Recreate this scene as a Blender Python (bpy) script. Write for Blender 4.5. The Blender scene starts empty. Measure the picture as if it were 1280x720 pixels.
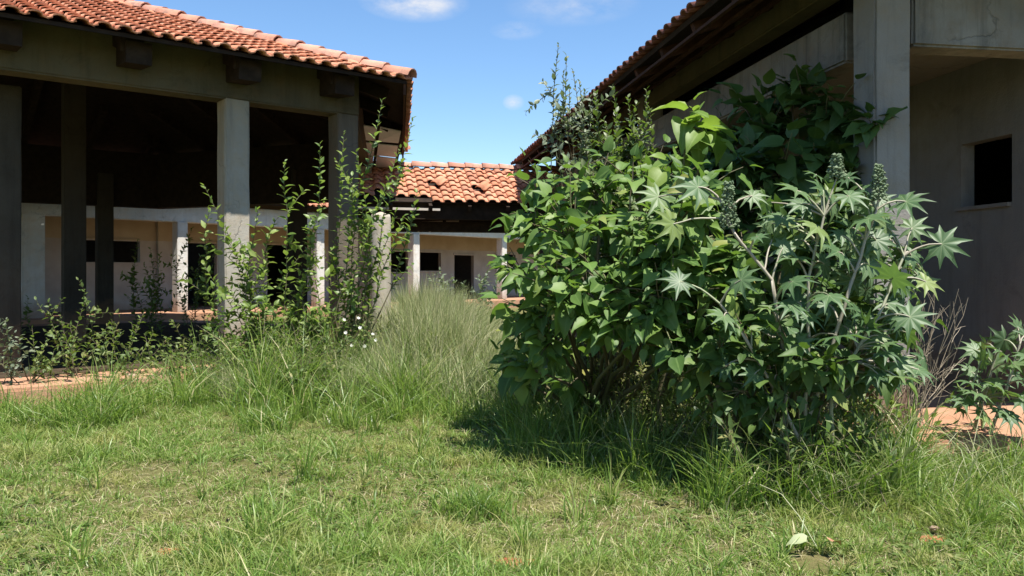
import bpy, bmesh, math, random
import numpy as np
from mathutils import Vector, Matrix

# ------------------------------------------------------------------ camera, sky, sun, exposure
scene = bpy.context.scene
col = scene.collection
EYE = 1.4                      # eye height above the lawn
F = 1000.0 / 1280.0            # focal length / frame width
cam_d = bpy.data.cameras.new('camera')
cam_d.sensor_width = 36.0
cam_d.lens = 36.0 * F
cam_d.shift_y = -20.0 / 1280.0
cam_d.clip_end = 600
cam = bpy.data.objects.new('camera', cam_d)
cam.location = (0, 0, EYE)
cam.rotation_euler = (math.radians(90), 0, 0)
col.objects.link(cam)
scene.camera = cam

SUN = Vector((0.27, -0.33, 1.0)).normalized()
elev = math.asin(SUN.z)
rot = math.atan2(SUN.x, SUN.y)
world = bpy.data.worlds.new('World')
scene.world = world
world.use_nodes = True
wt = world.node_tree
for n in list(wt.nodes):
    wt.nodes.remove(n)
w_out = wt.nodes.new('ShaderNodeOutputWorld')
w_bg = wt.nodes.new('ShaderNodeBackground')
SKY_STRENGTH = 0.078
w_bg.inputs['Strength'].default_value = SKY_STRENGTH
w_sky = wt.nodes.new('ShaderNodeTexSky')
w_sky.sky_type = 'NISHITA'
w_sky.sun_disc = False
w_sky.sun_elevation = elev
w_sky.sun_rotation = rot
w_sky.altitude = 900
w_sky.air_density = 1.15
w_sky.dust_density = 0.25
w_sky.ozone_density = 3.2
wt.links.new(w_bg.outputs[0], w_out.inputs[0])

sun_d = bpy.data.lights.new('sun', 'SUN')
sun_d.energy = 5.0
sun_d.angle = math.radians(0.53)
sun_d.color = (1.0, 0.95, 0.87)
sun_o = bpy.data.objects.new('sun', sun_d)
sun_o.rotation_euler = SUN.to_track_quat('Z', 'Y').to_euler()
sun_o.location = (10, -12, 40)
col.objects.link(sun_o)

scene.view_settings.view_transform = 'Standard'
scene.view_settings.look = 'None'
scene.view_settings.exposure = 1.15
scene.view_settings.gamma = 1.0
scene.view_settings.use_curve_mapping = False
scene.render.engine = 'CYCLES'
scene.cycles.max_bounces = 7
scene.cycles.diffuse_bounces = 4
scene.cycles.transmission_bounces = 4

rng = np.random.default_rng(11)
random.seed(5)


def at(px, py, Y):
    """point of the place that lies Y metres in front of the eye in the direction of that photo pixel"""
    return Vector(((px - 640) / 1000 * Y, Y, EYE - (py - 340) / 1000 * Y))


# ------------------------------------------------------------------ clouds in the sky
def sky_clouds():
    N = wt.nodes; L = wt.links
    tc = N.new('ShaderNodeTexCoord')

    def math_n(op, a, b=None):
        m = N.new('ShaderNodeMath'); m.operation = op
        for k, v in enumerate((a, b)):
            if v is None: continue
            if isinstance(v, (int, float)): m.inputs[k].default_value = v
            else: L.new(v, m.inputs[k])
        return m.outputs[0]
    nz = N.new('ShaderNodeTexNoise'); nz.inputs['Scale'].default_value = 17; nz.inputs['Detail'].default_value = 7
    nz.inputs['Roughness'].default_value = 0.62
    mp = N.new('ShaderNodeMapping'); mp.inputs['Scale'].default_value = (1, 1, 2.2)
    L.new(tc.outputs['Generated'], mp.inputs[0]); L.new(mp.outputs[0], nz.inputs['Vector'])
    total = None
    blobs = [((518, 4), (0.04, 0.013), 1.5), ((646, 38), (0.02, 0.007), 0.7), ((642, 128), (0.0085, 0.006), 1.5),
             ((715, 8), (0.05, 0.014), 0.6), ((425, -60), (0.08, 0.03), 1.0), ((1200, -90), (0.12, 0.05), 1.0),
             ((60, -140), (0.12, 0.05), 1.0), ((560, -190), (0.13, 0.05), 1.0)]
    dirs = []
    for (p, r, s) in blobs:
        v = Vector(((p[0] - 640) / 1000, 1, -(p[1] - 340) / 1000)); dirs.append((v.normalized(), r, s))
    for k in range(14):                      # the same fair-weather scraps all round
        a = math.radians(60 + k * 18 + 7 * math.sin(k * 3)); e = 0.18 + 0.5 * ((k * 0.37) % 1)
        dirs.append((Vector((math.sin(a) * math.cos(e), math.cos(a) * math.cos(e), math.sin(e))), (0.1, 0.04), 1.0))
    for (v, r, s) in dirs:
        sub = N.new('ShaderNodeVectorMath'); sub.operation = 'SUBTRACT'
        L.new(tc.outputs['Generated'], sub.inputs[0]); sub.inputs[1].default_value = v
        mul = N.new('ShaderNodeVectorMath'); mul.operation = 'MULTIPLY'
        L.new(sub.outputs[0], mul.inputs[0]); mul.inputs[1].default_value = (1 / r[0], 1 / r[0], 1 / r[1])
        ln = N.new('ShaderNodeVectorMath'); ln.operation = 'LENGTH'; L.new(mul.outputs[0], ln.inputs[0])
        b = math_n('MAXIMUM', math_n('SUBTRACT', 1.0, math_n('MULTIPLY', ln.outputs['Value'], 0.6)), 0.0)
        b = math_n('MULTIPLY', b, s)
        total = b if total is None else math_n('ADD', total, b)
    nn = math_n('MULTIPLY', math_n('SUBTRACT', nz.outputs['Fac'], 0.33), 2.4)
    mask = math_n('MINIMUM', math_n('MAXIMUM', math_n('MULTIPLY', total, nn), 0.0), 0.9)
    mix = N.new('ShaderNodeMix'); mix.data_type = 'RGBA'
    L.new(mask, mix.inputs['Factor'])
    hs = N.new('ShaderNodeHueSaturation'); hs.inputs['Saturation'].default_value = 1.12; hs.inputs['Value'].default_value = 1.16
    L.new(w_sky.outputs[0], hs.inputs['Color']); L.new(hs.outputs[0], mix.inputs[6])
    k = 0.42 / SKY_STRENGTH
    mix.inputs[7].default_value = (k, k, k * 1.02, 1)
    L.new(mix.outputs[2], w_bg.inputs['Color'])


sky_clouds()


# ------------------------------------------------------------------ materials
class NB:
    def __init__(s, name):
        s.m = bpy.data.materials.new(name); s.m.use_nodes = True
        s.t = s.m.node_tree; s.N = s.t.nodes; s.L = s.t.links
        s.N.clear()
        s.out = s.N.new('ShaderNodeOutputMaterial')

    def n(s, typ, **kw):
        o = s.N.new(typ)
        for k, v in kw.items(): setattr(o, k, v)
        return o

    def put(s, sock, v):
        if isinstance(v, bpy.types.NodeSocket): s.L.new(v, sock)
        elif isinstance(v, (tuple, list)) and len(v) == 3 and sock.type == 'RGBA': sock.default_value = (*v, 1)
        else: sock.default_value = v

    def math(s, op, a, b=0.0, clamp=False):
        o = s.n('ShaderNodeMath', operation=op, use_clamp=clamp)
        s.put(o.inputs[0], a); s.put(o.inputs[1], b); return o.outputs[0]

    def mix(s, f, a, b, blend='MIX'):
        o = s.n('ShaderNodeMix', data_type='RGBA', blend_type=blend)
        s.put(o.inputs['Factor'], f); s.put(o.inputs[6], a); s.put(o.inputs[7], b); return o.outputs[2]

    def ramp(s, f, stops, interp='LINEAR'):
        o = s.n('ShaderNodeValToRGB'); o.color_ramp.interpolation = interp
        els = o.color_ramp.elements
        while len(els) < len(stops): els.new(0.5)
        for e, (p, c) in zip(els, stops):
            e.position = p; e.color = (*c, 1) if len(c) == 3 else c
        s.put(o.inputs[0], f); return o.outputs[0]

    def noise(s, scale, detail=4, rough=0.55, vec=None, stretch=None, dist=0.0):
        o = s.n('ShaderNodeTexNoise'); o.inputs['Scale'].default_value = scale
        o.inputs['Detail'].default_value = detail; o.inputs['Roughness'].default_value = rough
        o.inputs['Distortion'].default_value = dist
        v = vec if vec is not None else s.pos()
        if stretch:
            m = s.n('ShaderNodeMapping'); m.inputs['Scale'].default_value = stretch
            s.L.new(v, m.inputs[0]); v = m.outputs[0]
        s.L.new(v, o.inputs['Vector']); return o.outputs['Fac']

    def pos(s):
        if not hasattr(s, '_g'): s._g = s.n('ShaderNodeNewGeometry')
        return s._g.outputs['Position']

    def geo(s, k):
        s.pos(); return s._g.outputs[k]

    def rnd(s):
        """a number of its own for every leaf, blade or tile, whether an object or an island"""
        oi = s.n('ShaderNodeObjectInfo')
        return s.math('FRACT', s.math('ADD', s.math('MULTIPLY', oi.outputs['Random'], 7.31), s.geo('Random Per Island')))

    def bump(s, h, strength, dist):
        b = s.n('ShaderNodeBump'); b.inputs['Strength'].default_value = strength; b.inputs['Distance'].default_value = dist
        s.put(b.inputs['Height'], h); return b.outputs[0]

    def surf(s, base, rough=0.8, normal=None, spec=0.3, trans=0.0, trans_col=None):
        p = s.n('ShaderNodeBsdfPrincipled')
        s.put(p.inputs['Base Color'], base); s.put(p.inputs['Roughness'], rough)
        p.inputs['Specular IOR Level'].default_value = spec
        if normal is not None: s.L.new(normal, p.inputs['Normal'])
        o = p.outputs[0]
        if trans:
            t = s.n('ShaderNodeBsdfTranslucent'); s.put(t.inputs[0], trans_col if trans_col is not None else base)
            mx = s.n('ShaderNodeMixShader'); mx.inputs[0].default_value = trans
            s.L.new(o, mx.inputs[1]); s.L.new(t.outputs[0], mx.inputs[2]); o = mx.outputs[0]
        s.L.new(o, s.out.inputs[0]); return s.m


def concrete(name, light, dark, warm, stain=0.5, streak=True):
    b = NB(name)
    big = b.noise(0.9, 5, 0.6); mid = b.noise(6, 6, 0.65); fine = b.noise(60, 4, 0.6)
    c = b.ramp(big, [(0.3, dark), (0.62, light)])
    c = b.mix(b.ramp(mid, [(0.45, (0, 0, 0)), (0.72, (1, 1, 1))]), c, warm)
    if streak:
        st = b.noise(7, 5, 0.7, stretch=(1, 1, 0.09))
        c = b.mix(b.math('MULTIPLY', b.ramp(st, [(0.5, (0, 0, 0)), (0.75, (1, 1, 1))]), stain), c, tuple(v * 0.42 for v in dark))
    c = b.mix(b.math('MULTIPLY', fine, 0.22), c, tuple(v * 0.6 for v in dark))
    sx = b.n('ShaderNodeSeparateXYZ'); b.L.new(b.pos(), sx.inputs[0])
    foot = b.ramp(b.math('ADD', sx.outputs['Z'], b.math('MULTIPLY', b.noise(5, 6, 0.7), -0.75)), [(0.02, (1, 1, 1)), (0.42, (0, 0, 0))])
    c = b.mix(b.math('MULTIPLY', foot, 0.65), c, (0.23, 0.13, 0.075))
    spot = b.ramp(b.noise(2.3, 8, 0.75, dist=0.6), [(0.56, (0, 0, 0)), (0.70, (1, 1, 1))])
    c = b.mix(b.math('MULTIPLY', spot, 0.55), c, tuple(v * 0.5 for v in dark))
    vor = b.n('ShaderNodeTexVoronoi'); vor.feature = 'DISTANCE_TO_EDGE'; vor.inputs['Scale'].default_value = 0.45
    wv = b.n('ShaderNodeVectorMath'); wv.operation = 'ADD'; b.L.new(b.pos(), wv.inputs[0])
    wn = b.n('ShaderNodeTexNoise'); wn.inputs['Scale'].default_value = 2.5; wn.inputs['Detail'].default_value = 5; b.L.new(b.pos(), wn.inputs['Vector']); b.L.new(wn.outputs['Color'], wv.inputs[1])
    b.L.new(wv.outputs[0], vor.inputs['Vector'])
    crack = b.ramp(vor.outputs['Distance'], [(0.0, (1, 1, 1)), (0.008, (0, 0, 0))])
    crack = b.math('MULTIPLY', crack, b.ramp(b.noise(0.8, 3), [(0.5, (0, 0, 0)), (0.62, (1, 1, 1))]))
    c = b.mix(b.math('MULTIPLY', crack, 0.45), c, tuple(v * 0.3 for v in dark))
    h = b.math('ADD', b.math('MULTIPLY', fine, 0.4), b.math('SUBTRACT', mid, b.math('MULTIPLY', crack, 0.6)))
    return b.surf(c, 0.9, b.bump(h, 0.45, 0.02), 0.15)


M_col = concrete('plastered_concrete', (0.36, 0.335, 0.285), (0.27, 0.248, 0.205), (0.33, 0.28, 0.21), 0.45)
M_browncol = concrete('shade_brown_column', (0.15, 0.128, 0.10), (0.105, 0.09, 0.07), (0.14, 0.105, 0.075), 0.5)  # brown tone paints the shade on the pavilion's corner column
M_beam = concrete('weathered_shade_dark_beam', (0.125, 0.110, 0.072), (0.082, 0.073, 0.048), (0.11, 0.086, 0.052), 0.5)  # stained concrete, darkened further to put the eave's shade into its colour
M_rwall = concrete('grey_wall_plaster', (0.235, 0.228, 0.222), (0.175, 0.168, 0.162), (0.20, 0.185, 0.168), 0.4)
M_rcol = concrete('grey_column_plaster', (0.26, 0.248, 0.232), (0.19, 0.18, 0.167), (0.22, 0.195, 0.165), 0.55)
M_rbeam = concrete('mouldy_beam_plaster', (0.235, 0.225, 0.205), (0.10, 0.098, 0.092), (0.19, 0.165, 0.135), 0.7)
M_white = concrete('whitewashed_concrete', (0.62, 0.60, 0.56), (0.50, 0.48, 0.44), (0.55, 0.48, 0.40), 0.25)
M_post = concrete('rough_post_concrete', (0.40, 0.365, 0.305), (0.30, 0.265, 0.21), (0.35, 0.29, 0.21), 0.3)
M_darkcol = concrete('shade_dark_column', (0.06, 0.054, 0.043), (0.036, 0.032, 0.026), (0.05, 0.042, 0.031), 0.5)  # dark copy of the column concrete, with shade put into the colour
M_ceil = concrete('corridor_ceiling', (0.24, 0.22, 0.195), (0.17, 0.157, 0.137), (0.2, 0.172, 0.14), 0.2, False)


def m_far_wall():
    b = NB('two_tone_painted_wall')
    sx = b.n('ShaderNodeSeparateXYZ'); b.L.new(b.pos(), sx.inputs[0])
    edge = b.math('ADD', sx.outputs['Z'], b.math('MULTIPLY', b.noise(3, 3), 0.06))
    k = b.math('GREATER_THAN', edge, 2.36)
    up = b.ramp(b.noise(1.3, 5), [(0.3, (0.34, 0.265, 0.175)), (0.7, (0.43, 0.35, 0.25))])
    lo = b.ramp(b.noise(1.6, 5), [(0.3, (0.33, 0.295, 0.265)), (0.7, (0.43, 0.395, 0.36))])
    c = b.mix(k, lo, up)
    low = b.ramp(b.math('ADD', sx.outputs['Z'], b.math('MULTIPLY', b.noise(2.5, 5), 0.9)), [(0.75, (1, 1, 1)), (1.0, (0, 0, 0))])
    c = b.mix(b.math('MULTIPLY', low, 0.5), c, (0.35, 0.2, 0.12))
    return b.surf(c, 0.9, None, 0.15)


M_farwall = m_far_wall()


def m_wood(name, c1, c2):
    b = NB(name)
    g = b.noise(9, 5, 0.6, stretch=(1, 1, 1)); f = b.noise(40, 3)
    return b.surf(b.mix(b.math('MULTIPLY', f, 0.4), b.ramp(g, [(0.3, c1), (0.7, c2)]), c1), 0.85, b.bump(f, 0.3, 0.01), 0.1)


M_wood = m_wood('old_dark_timber', (0.018, 0.013, 0.010), (0.045, 0.032, 0.024))
M_wood2 = m_wood('reddish_dark_timber', (0.035, 0.018, 0.012), (0.075, 0.038, 0.025))
M_deck = m_wood('underside_boards', (0.016, 0.012, 0.010), (0.035, 0.025, 0.018))
M_greywood = m_wood('silver_grey_boards', (0.66, 0.70, 0.75), (0.76, 0.79, 0.83))
M_batten = m_wood('pale_batten', (0.42, 0.38, 0.33), (0.55, 0.50, 0.44))
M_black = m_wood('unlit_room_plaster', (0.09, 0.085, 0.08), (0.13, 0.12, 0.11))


def m_tile(name, cs, lichen, lcol=(0.10, 0.075, 0.06)):
    b = NB(name)
    r = b.rnd()
    c = b.ramp(r, [(0.0, cs[0]), (0.35, cs[1]), (0.7, cs[2]), (1.0, cs[3])])
    n1 = b.noise(5, 8, 0.75); n2 = b.noise(45, 4, 0.6)
    c = b.mix(b.math('MULTIPLY', b.ramp(n1, [(0.5, (0, 0, 0)), (0.7, (1, 1, 1))]), lichen), c, lcol)
    c = b.mix(b.math('MULTIPLY', n2, 0.25), c, tuple(v * 0.55 for v in cs[0]))
    return b.surf(c, 0.85, b.bump(n2, 0.3, 0.01), 0.15)


M_tile = m_tile('terracotta_tile', [(0.42, 0.175, 0.098), (0.53, 0.235, 0.138), (0.60, 0.30, 0.19), (0.36, 0.155, 0.095)], 0.65)
M_ridge = m_tile('ridge_tile_terracotta', [(0.40, 0.19, 0.13), (0.48, 0.24, 0.165), (0.54, 0.29, 0.21), (0.36, 0.185, 0.14)], 0.9, (0.13, 0.115, 0.10))
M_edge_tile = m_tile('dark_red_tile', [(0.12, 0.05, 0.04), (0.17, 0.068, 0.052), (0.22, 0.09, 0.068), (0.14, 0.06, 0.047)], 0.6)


def m_slab():
    b = NB('red_dust_screed')
    n1 = b.noise(1.4, 6, 0.65); n2 = b.noise(30, 4)
    c = b.ramp(n1, [(0.3, (0.30, 0.155, 0.09)), (0.55, (0.38, 0.215, 0.135)), (0.75, (0.33, 0.245, 0.18))])
    c = b.mix(b.math('MULTIPLY', n2, 0.35), c, (0.28, 0.17, 0.11))
    return b.surf(c, 0.95, b.bump(n2, 0.4, 0.02), 0.1)


M_slab = m_slab()


def m_brick():
    b = NB('old_footing_brick')
    c = b.ramp(b.rnd(), [(0, (0.24, 0.15, 0.11)), (0.5, (0.33, 0.22, 0.16)), (1, (0.30, 0.24, 0.19))])
    c = b.mix(b.math('MULTIPLY', b.noise(25, 4), 0.5), c, (0.14, 0.1, 0.08))
    return b.surf(c, 0.95, b.bump(b.noise(40, 4), 0.5, 0.01), 0.1)


M_brick = m_brick()


def m_ground():
    b = NB('red_earth_with_thatch')
    n1 = b.noise(0.8, 6, 0.65); n2 = b.noise(9, 5, 0.7); n3 = b.noise(70, 4, 0.7)
    c = b.ramp(n1, [(0.3, (0.12, 0.13, 0.04)), (0.55, (0.16, 0.16, 0.058)), (0.75, (0.23, 0.185, 0.09))])
    c = b.mix(b.ramp(n2, [(0.5, (0, 0, 0)), (0.66, (1, 1, 1))]), c, (0.10, 0.115, 0.035))
    c = b.mix(b.math('MULTIPLY', n3, 0.6), c, (0.09, 0.065, 0.035))
    return b.surf(c, 0.97, b.bump(n3, 0.8, 0.03), 0.05)


M_ground = m_ground()


def m_soil():
    b = NB('bare_red_soil')
    n = b.noise(22, 5, 0.7)
    return b.surf(b.ramp(n, [(0.3, (0.25, 0.085, 0.04)), (0.7, (0.40, 0.16, 0.085))]), 0.97, b.bump(n, 0.8, 0.03), 0.05)


M_soil = m_soil()


def m_floor_shade():  # dark brown with the pavilion floor's shade put into the colour
    b = NB('painted_floor_shade')
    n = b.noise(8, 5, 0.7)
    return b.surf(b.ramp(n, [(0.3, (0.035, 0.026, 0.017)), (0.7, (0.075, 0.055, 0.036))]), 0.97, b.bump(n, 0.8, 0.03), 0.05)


M_floor_shade = m_floor_shade()


def m_leaf(name, stops, vein=None, vein_w=0.12, rough=0.45, spec=0.4, trans=0.3, tcol=(0.22, 0.36, 0.04), patch=None, back=None):
    b = NB(name)
    c = b.ramp(b.rnd(), stops)
    if patch:
        c = b.mix(b.ramp(b.noise(patch[0], 3), [(patch[1], (0, 0, 0)), (patch[1] + 0.18, (1, 1, 1))]), c, patch[2])
    if vein:
        a = b.n('ShaderNodeAttribute'); a.attribute_name = 'vein'
        k = b.ramp(a.outputs['Fac'], [(0.0, (1, 1, 1)), (vein_w, (0, 0, 0))])
        c = b.mix(b.math('MULTIPLY', k, 0.8), c, vein)
    c = b.mix(b.math('MULTIPLY', b.noise(30, 3), 0.3), c, tuple(v * 0.6 for v in stops[0][1]))
    if back:
        c = b.mix(b.geo('Backfacing'), c, back)
    return b.surf(c, rough, None, spec, trans, tcol)


M_broad = m_leaf('broad_leaf_green', [(0, (0.045, 0.095, 0.018)), (0.5, (0.085, 0.155, 0.03)), (0.86, (0.13, 0.21, 0.045)), (0.975, (0.19, 0.25, 0.055)), (0.992, (0.30, 0.27, 0.07)), (1, (0.22, 0.13, 0.06))],
                 (0.15, 0.23, 0.065), 0.16, 0.52, 0.32, 0.26, (0.20, 0.36, 0.04), back=(0.11, 0.17, 0.06))
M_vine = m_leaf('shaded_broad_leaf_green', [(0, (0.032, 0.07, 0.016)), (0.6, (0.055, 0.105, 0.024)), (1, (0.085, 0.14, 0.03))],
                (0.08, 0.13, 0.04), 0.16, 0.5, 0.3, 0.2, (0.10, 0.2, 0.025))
M_young = m_leaf('young_leaf_green', [(0, (0.10, 0.175, 0.03)), (0.6, (0.15, 0.23, 0.04)), (1, (0.23, 0.30, 0.06))], (0.24, 0.32, 0.10), 0.16, 0.5, 0.32, 0.34, (0.28, 0.44, 0.05))
M_lowweed = m_leaf('low_weed_leaf', [(0, (0.04, 0.08, 0.018)), (0.6, (0.07, 0.125, 0.028)), (0.95, (0.12, 0.18, 0.04)), (1, (0.2, 0.22, 0.06))], (0.10, 0.16, 0.05), 0.16, 0.55, 0.3, 0.22, (0.14, 0.26, 0.03))
M_castor = m_leaf('castor_leaf_green', [(0, (0.045, 0.092, 0.035)), (0.5, (0.07, 0.128, 0.05)), (0.85, (0.10, 0.16, 0.064)), (1, (0.17, 0.22, 0.055))],
                  (0.27, 0.33, 0.17), 0.14, 0.5, 0.38, 0.2, (0.20, 0.36, 0.06), back=(0.12, 0.19, 0.08))
M_small = m_leaf('olive_small_leaf', [(0, (0.06, 0.095, 0.03)), (0.5, (0.105, 0.145, 0.05)), (1, (0.17, 0.20, 0.085))], None, rough=0.45, trans=0.25)
M_greyleaf = m_leaf('grey_green_small_leaf', [(0, (0.09, 0.12, 0.075)), (0.5, (0.14, 0.175, 0.11)), (1, (0.21, 0.24, 0.15))], None, rough=0.5, trans=0.25,
                    tcol=(0.2, 0.28, 0.1))
M_shoot = m_leaf('fresh_shoot_leaf', [(0, (0.07, 0.125, 0.025)), (0.5, (0.13, 0.20, 0.04)), (1, (0.24, 0.30, 0.08))], None, rough=0.45, trans=0.32,
                 tcol=(0.28, 0.42, 0.06))
M_weed = m_leaf('weed_leaf', [(0, (0.06, 0.10, 0.025)), (0.5, (0.10, 0.15, 0.035)), (0.9, (0.17, 0.20, 0.06)), (1, (0.25, 0.22, 0.09))], None, rough=0.55, trans=0.28)
M_fern = m_leaf('yellowish_feathery_leaf', [(0, (0.12, 0.14, 0.035)), (0.5, (0.19, 0.21, 0.06)), (1, (0.28, 0.27, 0.10))], None, rough=0.55, trans=0.3)
M_grass = m_leaf('lawn_grass_blade', [(0, (0.085, 0.165, 0.026)), (0.5, (0.15, 0.245, 0.044)), (0.8, (0.23, 0.31, 0.075)), (0.92, (0.38, 0.37, 0.16)), (1, (0.52, 0.45, 0.27))],
                 None, rough=0.5, spec=0.35, trans=0.32, tcol=(0.30, 0.42, 0.06), patch=(1.6, 0.50, (0.31, 0.29, 0.10)))
M_lush = m_leaf('lush_grass_blade', [(0, (0.075, 0.145, 0.025)), (0.5, (0.15, 0.235, 0.042)), (0.88, (0.25, 0.31, 0.08)), (0.95, (0.40, 0.36, 0.16)), (1, (0.5, 0.44, 0.26))],
                None, rough=0.42, spec=0.45, trans=0.34, tcol=(0.26, 0.42, 0.05))
M_pale = m_leaf('pale_fine_grass_stalk', [(0, (0.15, 0.20, 0.07)), (0.4, (0.25, 0.29, 0.12)), (0.75, (0.40, 0.39, 0.22)), (1, (0.54, 0.49, 0.32))],
                None, rough=0.6, trans=0.3, tcol=(0.32, 0.40, 0.12))
M_litter = m_leaf('straw_litter_blade', [(0, (0.20, 0.17, 0.08)), (0.5, (0.36, 0.31, 0.17)), (1, (0.55, 0.48, 0.31))], None, rough=0.7, trans=0.15, tcol=(0.4, 0.36, 0.2))
M_straw = m_leaf('dry_twig_straw', [(0, (0.17, 0.14, 0.10)), (0.5, (0.27, 0.22, 0.16)), (1, (0.38, 0.32, 0.24))], None, rough=0.8, trans=0.0)
M_stem_pale = m_leaf('pale_castor_stalk', [(0, (0.22, 0.22, 0.15)), (0.5, (0.32, 0.28, 0.22)), (1, (0.26, 0.29, 0.17))], None, rough=0.5, trans=0.0)
M_stem = m_leaf('brown_green_stem', [(0, (0.07, 0.06, 0.03)), (0.5, (0.11, 0.09, 0.05)), (1, (0.12, 0.13, 0.05))], None, rough=0.7, trans=0.0)
M_seed = m_leaf('spiny_seed_green', [(0, (0.07, 0.11, 0.055)), (0.5, (0.11, 0.155, 0.08)), (1, (0.16, 0.20, 0.11))], None, rough=0.6, trans=0.0)
M_flower = m_leaf('white_petal', [(0, (0.70, 0.70, 0.62)), (1, (0.82, 0.82, 0.76))], None, rough=0.7, trans=0.2, tcol=(0.8, 0.8, 0.7))
M_deadpale = m_leaf('pale_dead_leaf', [(0, (0.33, 0.37, 0.20)), (1, (0.38, 0.40, 0.24))], (0.36, 0.36, 0.2), 0.1, rough=0.6, trans=0.1)
M_deadbrown = m_leaf('brown_dead_leaf', [(0, (0.36, 0.17, 0.10)), (1, (0.42, 0.22, 0.13))], (0.25, 0.12, 0.07), 0.1, rough=0.6, trans=0.05)
M_stone = concrete('pale_rubble_stone', (0.50, 0.44, 0.38), (0.36, 0.31, 0.26), (0.45, 0.33, 0.25), 0.2, False)


# ------------------------------------------------------------------ objects
def link(o, parent=None):
    col.objects.link(o)
    if parent is not None: o.parent = parent
    return o


def thing(name, label, cat, loc, group=None):
    o = bpy.data.objects.new(name, None); o.empty_display_size = 0.2
    o.location = loc; o['label'] = label; o['category'] = cat
    if group: o['group'] = group
    o['_l'] = 0; del o['_l']
    link(o); LOC[o.name] = Vector(loc)
    return o


LOC = {}


def root_loc(p):
    while p is not None and p.parent is not None: p = p.parent
    return LOC.get(p.name, Vector((0, 0, 0))) if p is not None else Vector((0, 0, 0))


def mesh_np(name, V, Fs, smooth=False, vein=None):
    """V (n,3); Fs (m,3) or (m,4) array or list of tuples"""
    me = bpy.data.meshes.new(name)
    V = np.asarray(V, dtype=np.float32)
    if isinstance(Fs, np.ndarray):
        m, k = Fs.shape
        me.vertices.add(len(V)); me.vertices.foreach_set('co', V.ravel())
        me.loops.add(m * k); me.loops.foreach_set('vertex_index', Fs.astype(np.int32).ravel())
        me.polygons.add(m); me.polygons.foreach_set('loop_start', np.arange(0, m * k, k, dtype=np.int32))
        me.update(calc_edges=True)
    else:
        me.from_pydata([tuple(v) for v in V.tolist()], [], [tuple(f) for f in Fs])
        me.update()
    if smooth: me.polygons.foreach_set('use_smooth', np.ones(len(me.polygons), dtype=bool))
    if vein is not None:
        a = me.attributes.new('vein', 'FLOAT', 'POINT'); a.data.foreach_set('value', np.asarray(vein, dtype=np.float32))
    return me


def part(name, me, mat, parent, M=None, kind=None, label=None):
    """me in world coordinates (M None), or in its own coordinates placed by the world matrix M"""
    if mat is not None and not me.materials: me.materials.append(mat)
    o = bpy.data.objects.new(name, me)
    T = Matrix.Translation(-root_loc(parent)) if parent is None or parent.parent is None else Matrix.Identity(4)
    o.matrix_basis = T @ M if M is not None else T
    if kind: o['kind'] = kind
    if label: o['label'] = label
    return link(o, parent)


def frame_m(e, u, n, p):
    return Matrix(((e[0], u[0], n[0], p[0]), (e[1], u[1], n[1], p[1]), (e[2], u[2], n[2], p[2]), (0, 0, 0, 1)))


def bm_done(bm, name):
    bm.normal_update(); me = bpy.data.meshes.new(name); bm.to_mesh(me); bm.free(); return me


def hexa(name, P, bevel=0.012, rough=0.0, cuts=0):
    """a bevelled block from eight corners: bottom ring then top ring"""
    bm = bmesh.new(); v = [bm.verts.new(p) for p in P]
    for f in ((3, 2, 1, 0), (4, 5, 6, 7), (0, 1, 5, 4), (1, 2, 6, 5), (2, 3, 7, 6), (3, 0, 4, 7)):
        bm.faces.new([v[i] for i in f])
    if cuts: bmesh.ops.subdivide_edges(bm, edges=[e for e in bm.edges if e.calc_length() > 1.0], cuts=cuts, use_grid_fill=True)
    if bevel: bmesh.ops.bevel(bm, geom=[e for e in bm.edges if e.calc_face_angle(0) > 0.5], offset=bevel, segments=2, affect='EDGES')
    if rough:
        for q in bm.verts: q.co += Vector((random.uniform(-1, 1), random.uniform(-1, 1), random.uniform(-1, 1))) * rough
    return bm_done(bm, name)


def obox(name, c, e, r, half_e, half_r, z0, z1, bevel=0.012, rough=0.0, cuts=0):
    """an upright block about (cx, cy), its axes e and r in plan"""
    e = Vector((e[0], e[1], 0)).normalized() * half_e; r = Vector((r[0], r[1], 0)).normalized() * half_r
    c = Vector((c[0], c[1], 0)); ring = [c - e - r, c + e - r, c + e + r, c - e + r]
    if (e.x * r.y - e.y * r.x) < 0: ring.reverse()
    return hexa(name, [q + Vector((0, 0, z0)) for q in ring] + [q + Vector((0, 0, z1)) for q in ring], bevel, rough, cuts)


def bar(name, a, b, w, h, up=(0, 0, 1), bevel=0.006, rough=0.0):
    a = Vector(a); b = Vector(b); d = (b - a).normalized(); s = d.cross(Vector(up)).normalized() * (w / 2); t = s.cross(d).normalized() * (h / 2)
    r0 = [a - s - t, a + s - t, b + s - t, b - s - t]; r1 = [a - s + t, a + s + t, b + s + t, b - s + t]
    return hexa(name, r0 + r1, bevel, rough)


def slab(name, poly, z0, z1, bevel=0.015):
    bm = bmesh.new(); n = len(poly)
    lo = [bm.verts.new((p[0], p[1], z0)) for p in poly]; hi = [bm.verts.new((p[0], p[1], z1)) for p in poly]
    bm.faces.new(hi); bm.faces.new(lo[::-1])
    for i in range(n): bm.faces.new((lo[i], lo[(i + 1) % n], hi[(i + 1) % n], hi[i]))
    bmesh.ops.recalc_face_normals(bm, faces=bm.faces)
    if bevel: bmesh.ops.bevel(bm, geom=[e for e in bm.edges], offset=bevel, segments=2, affect='EDGES')
    return bm_done(bm, name)


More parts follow.
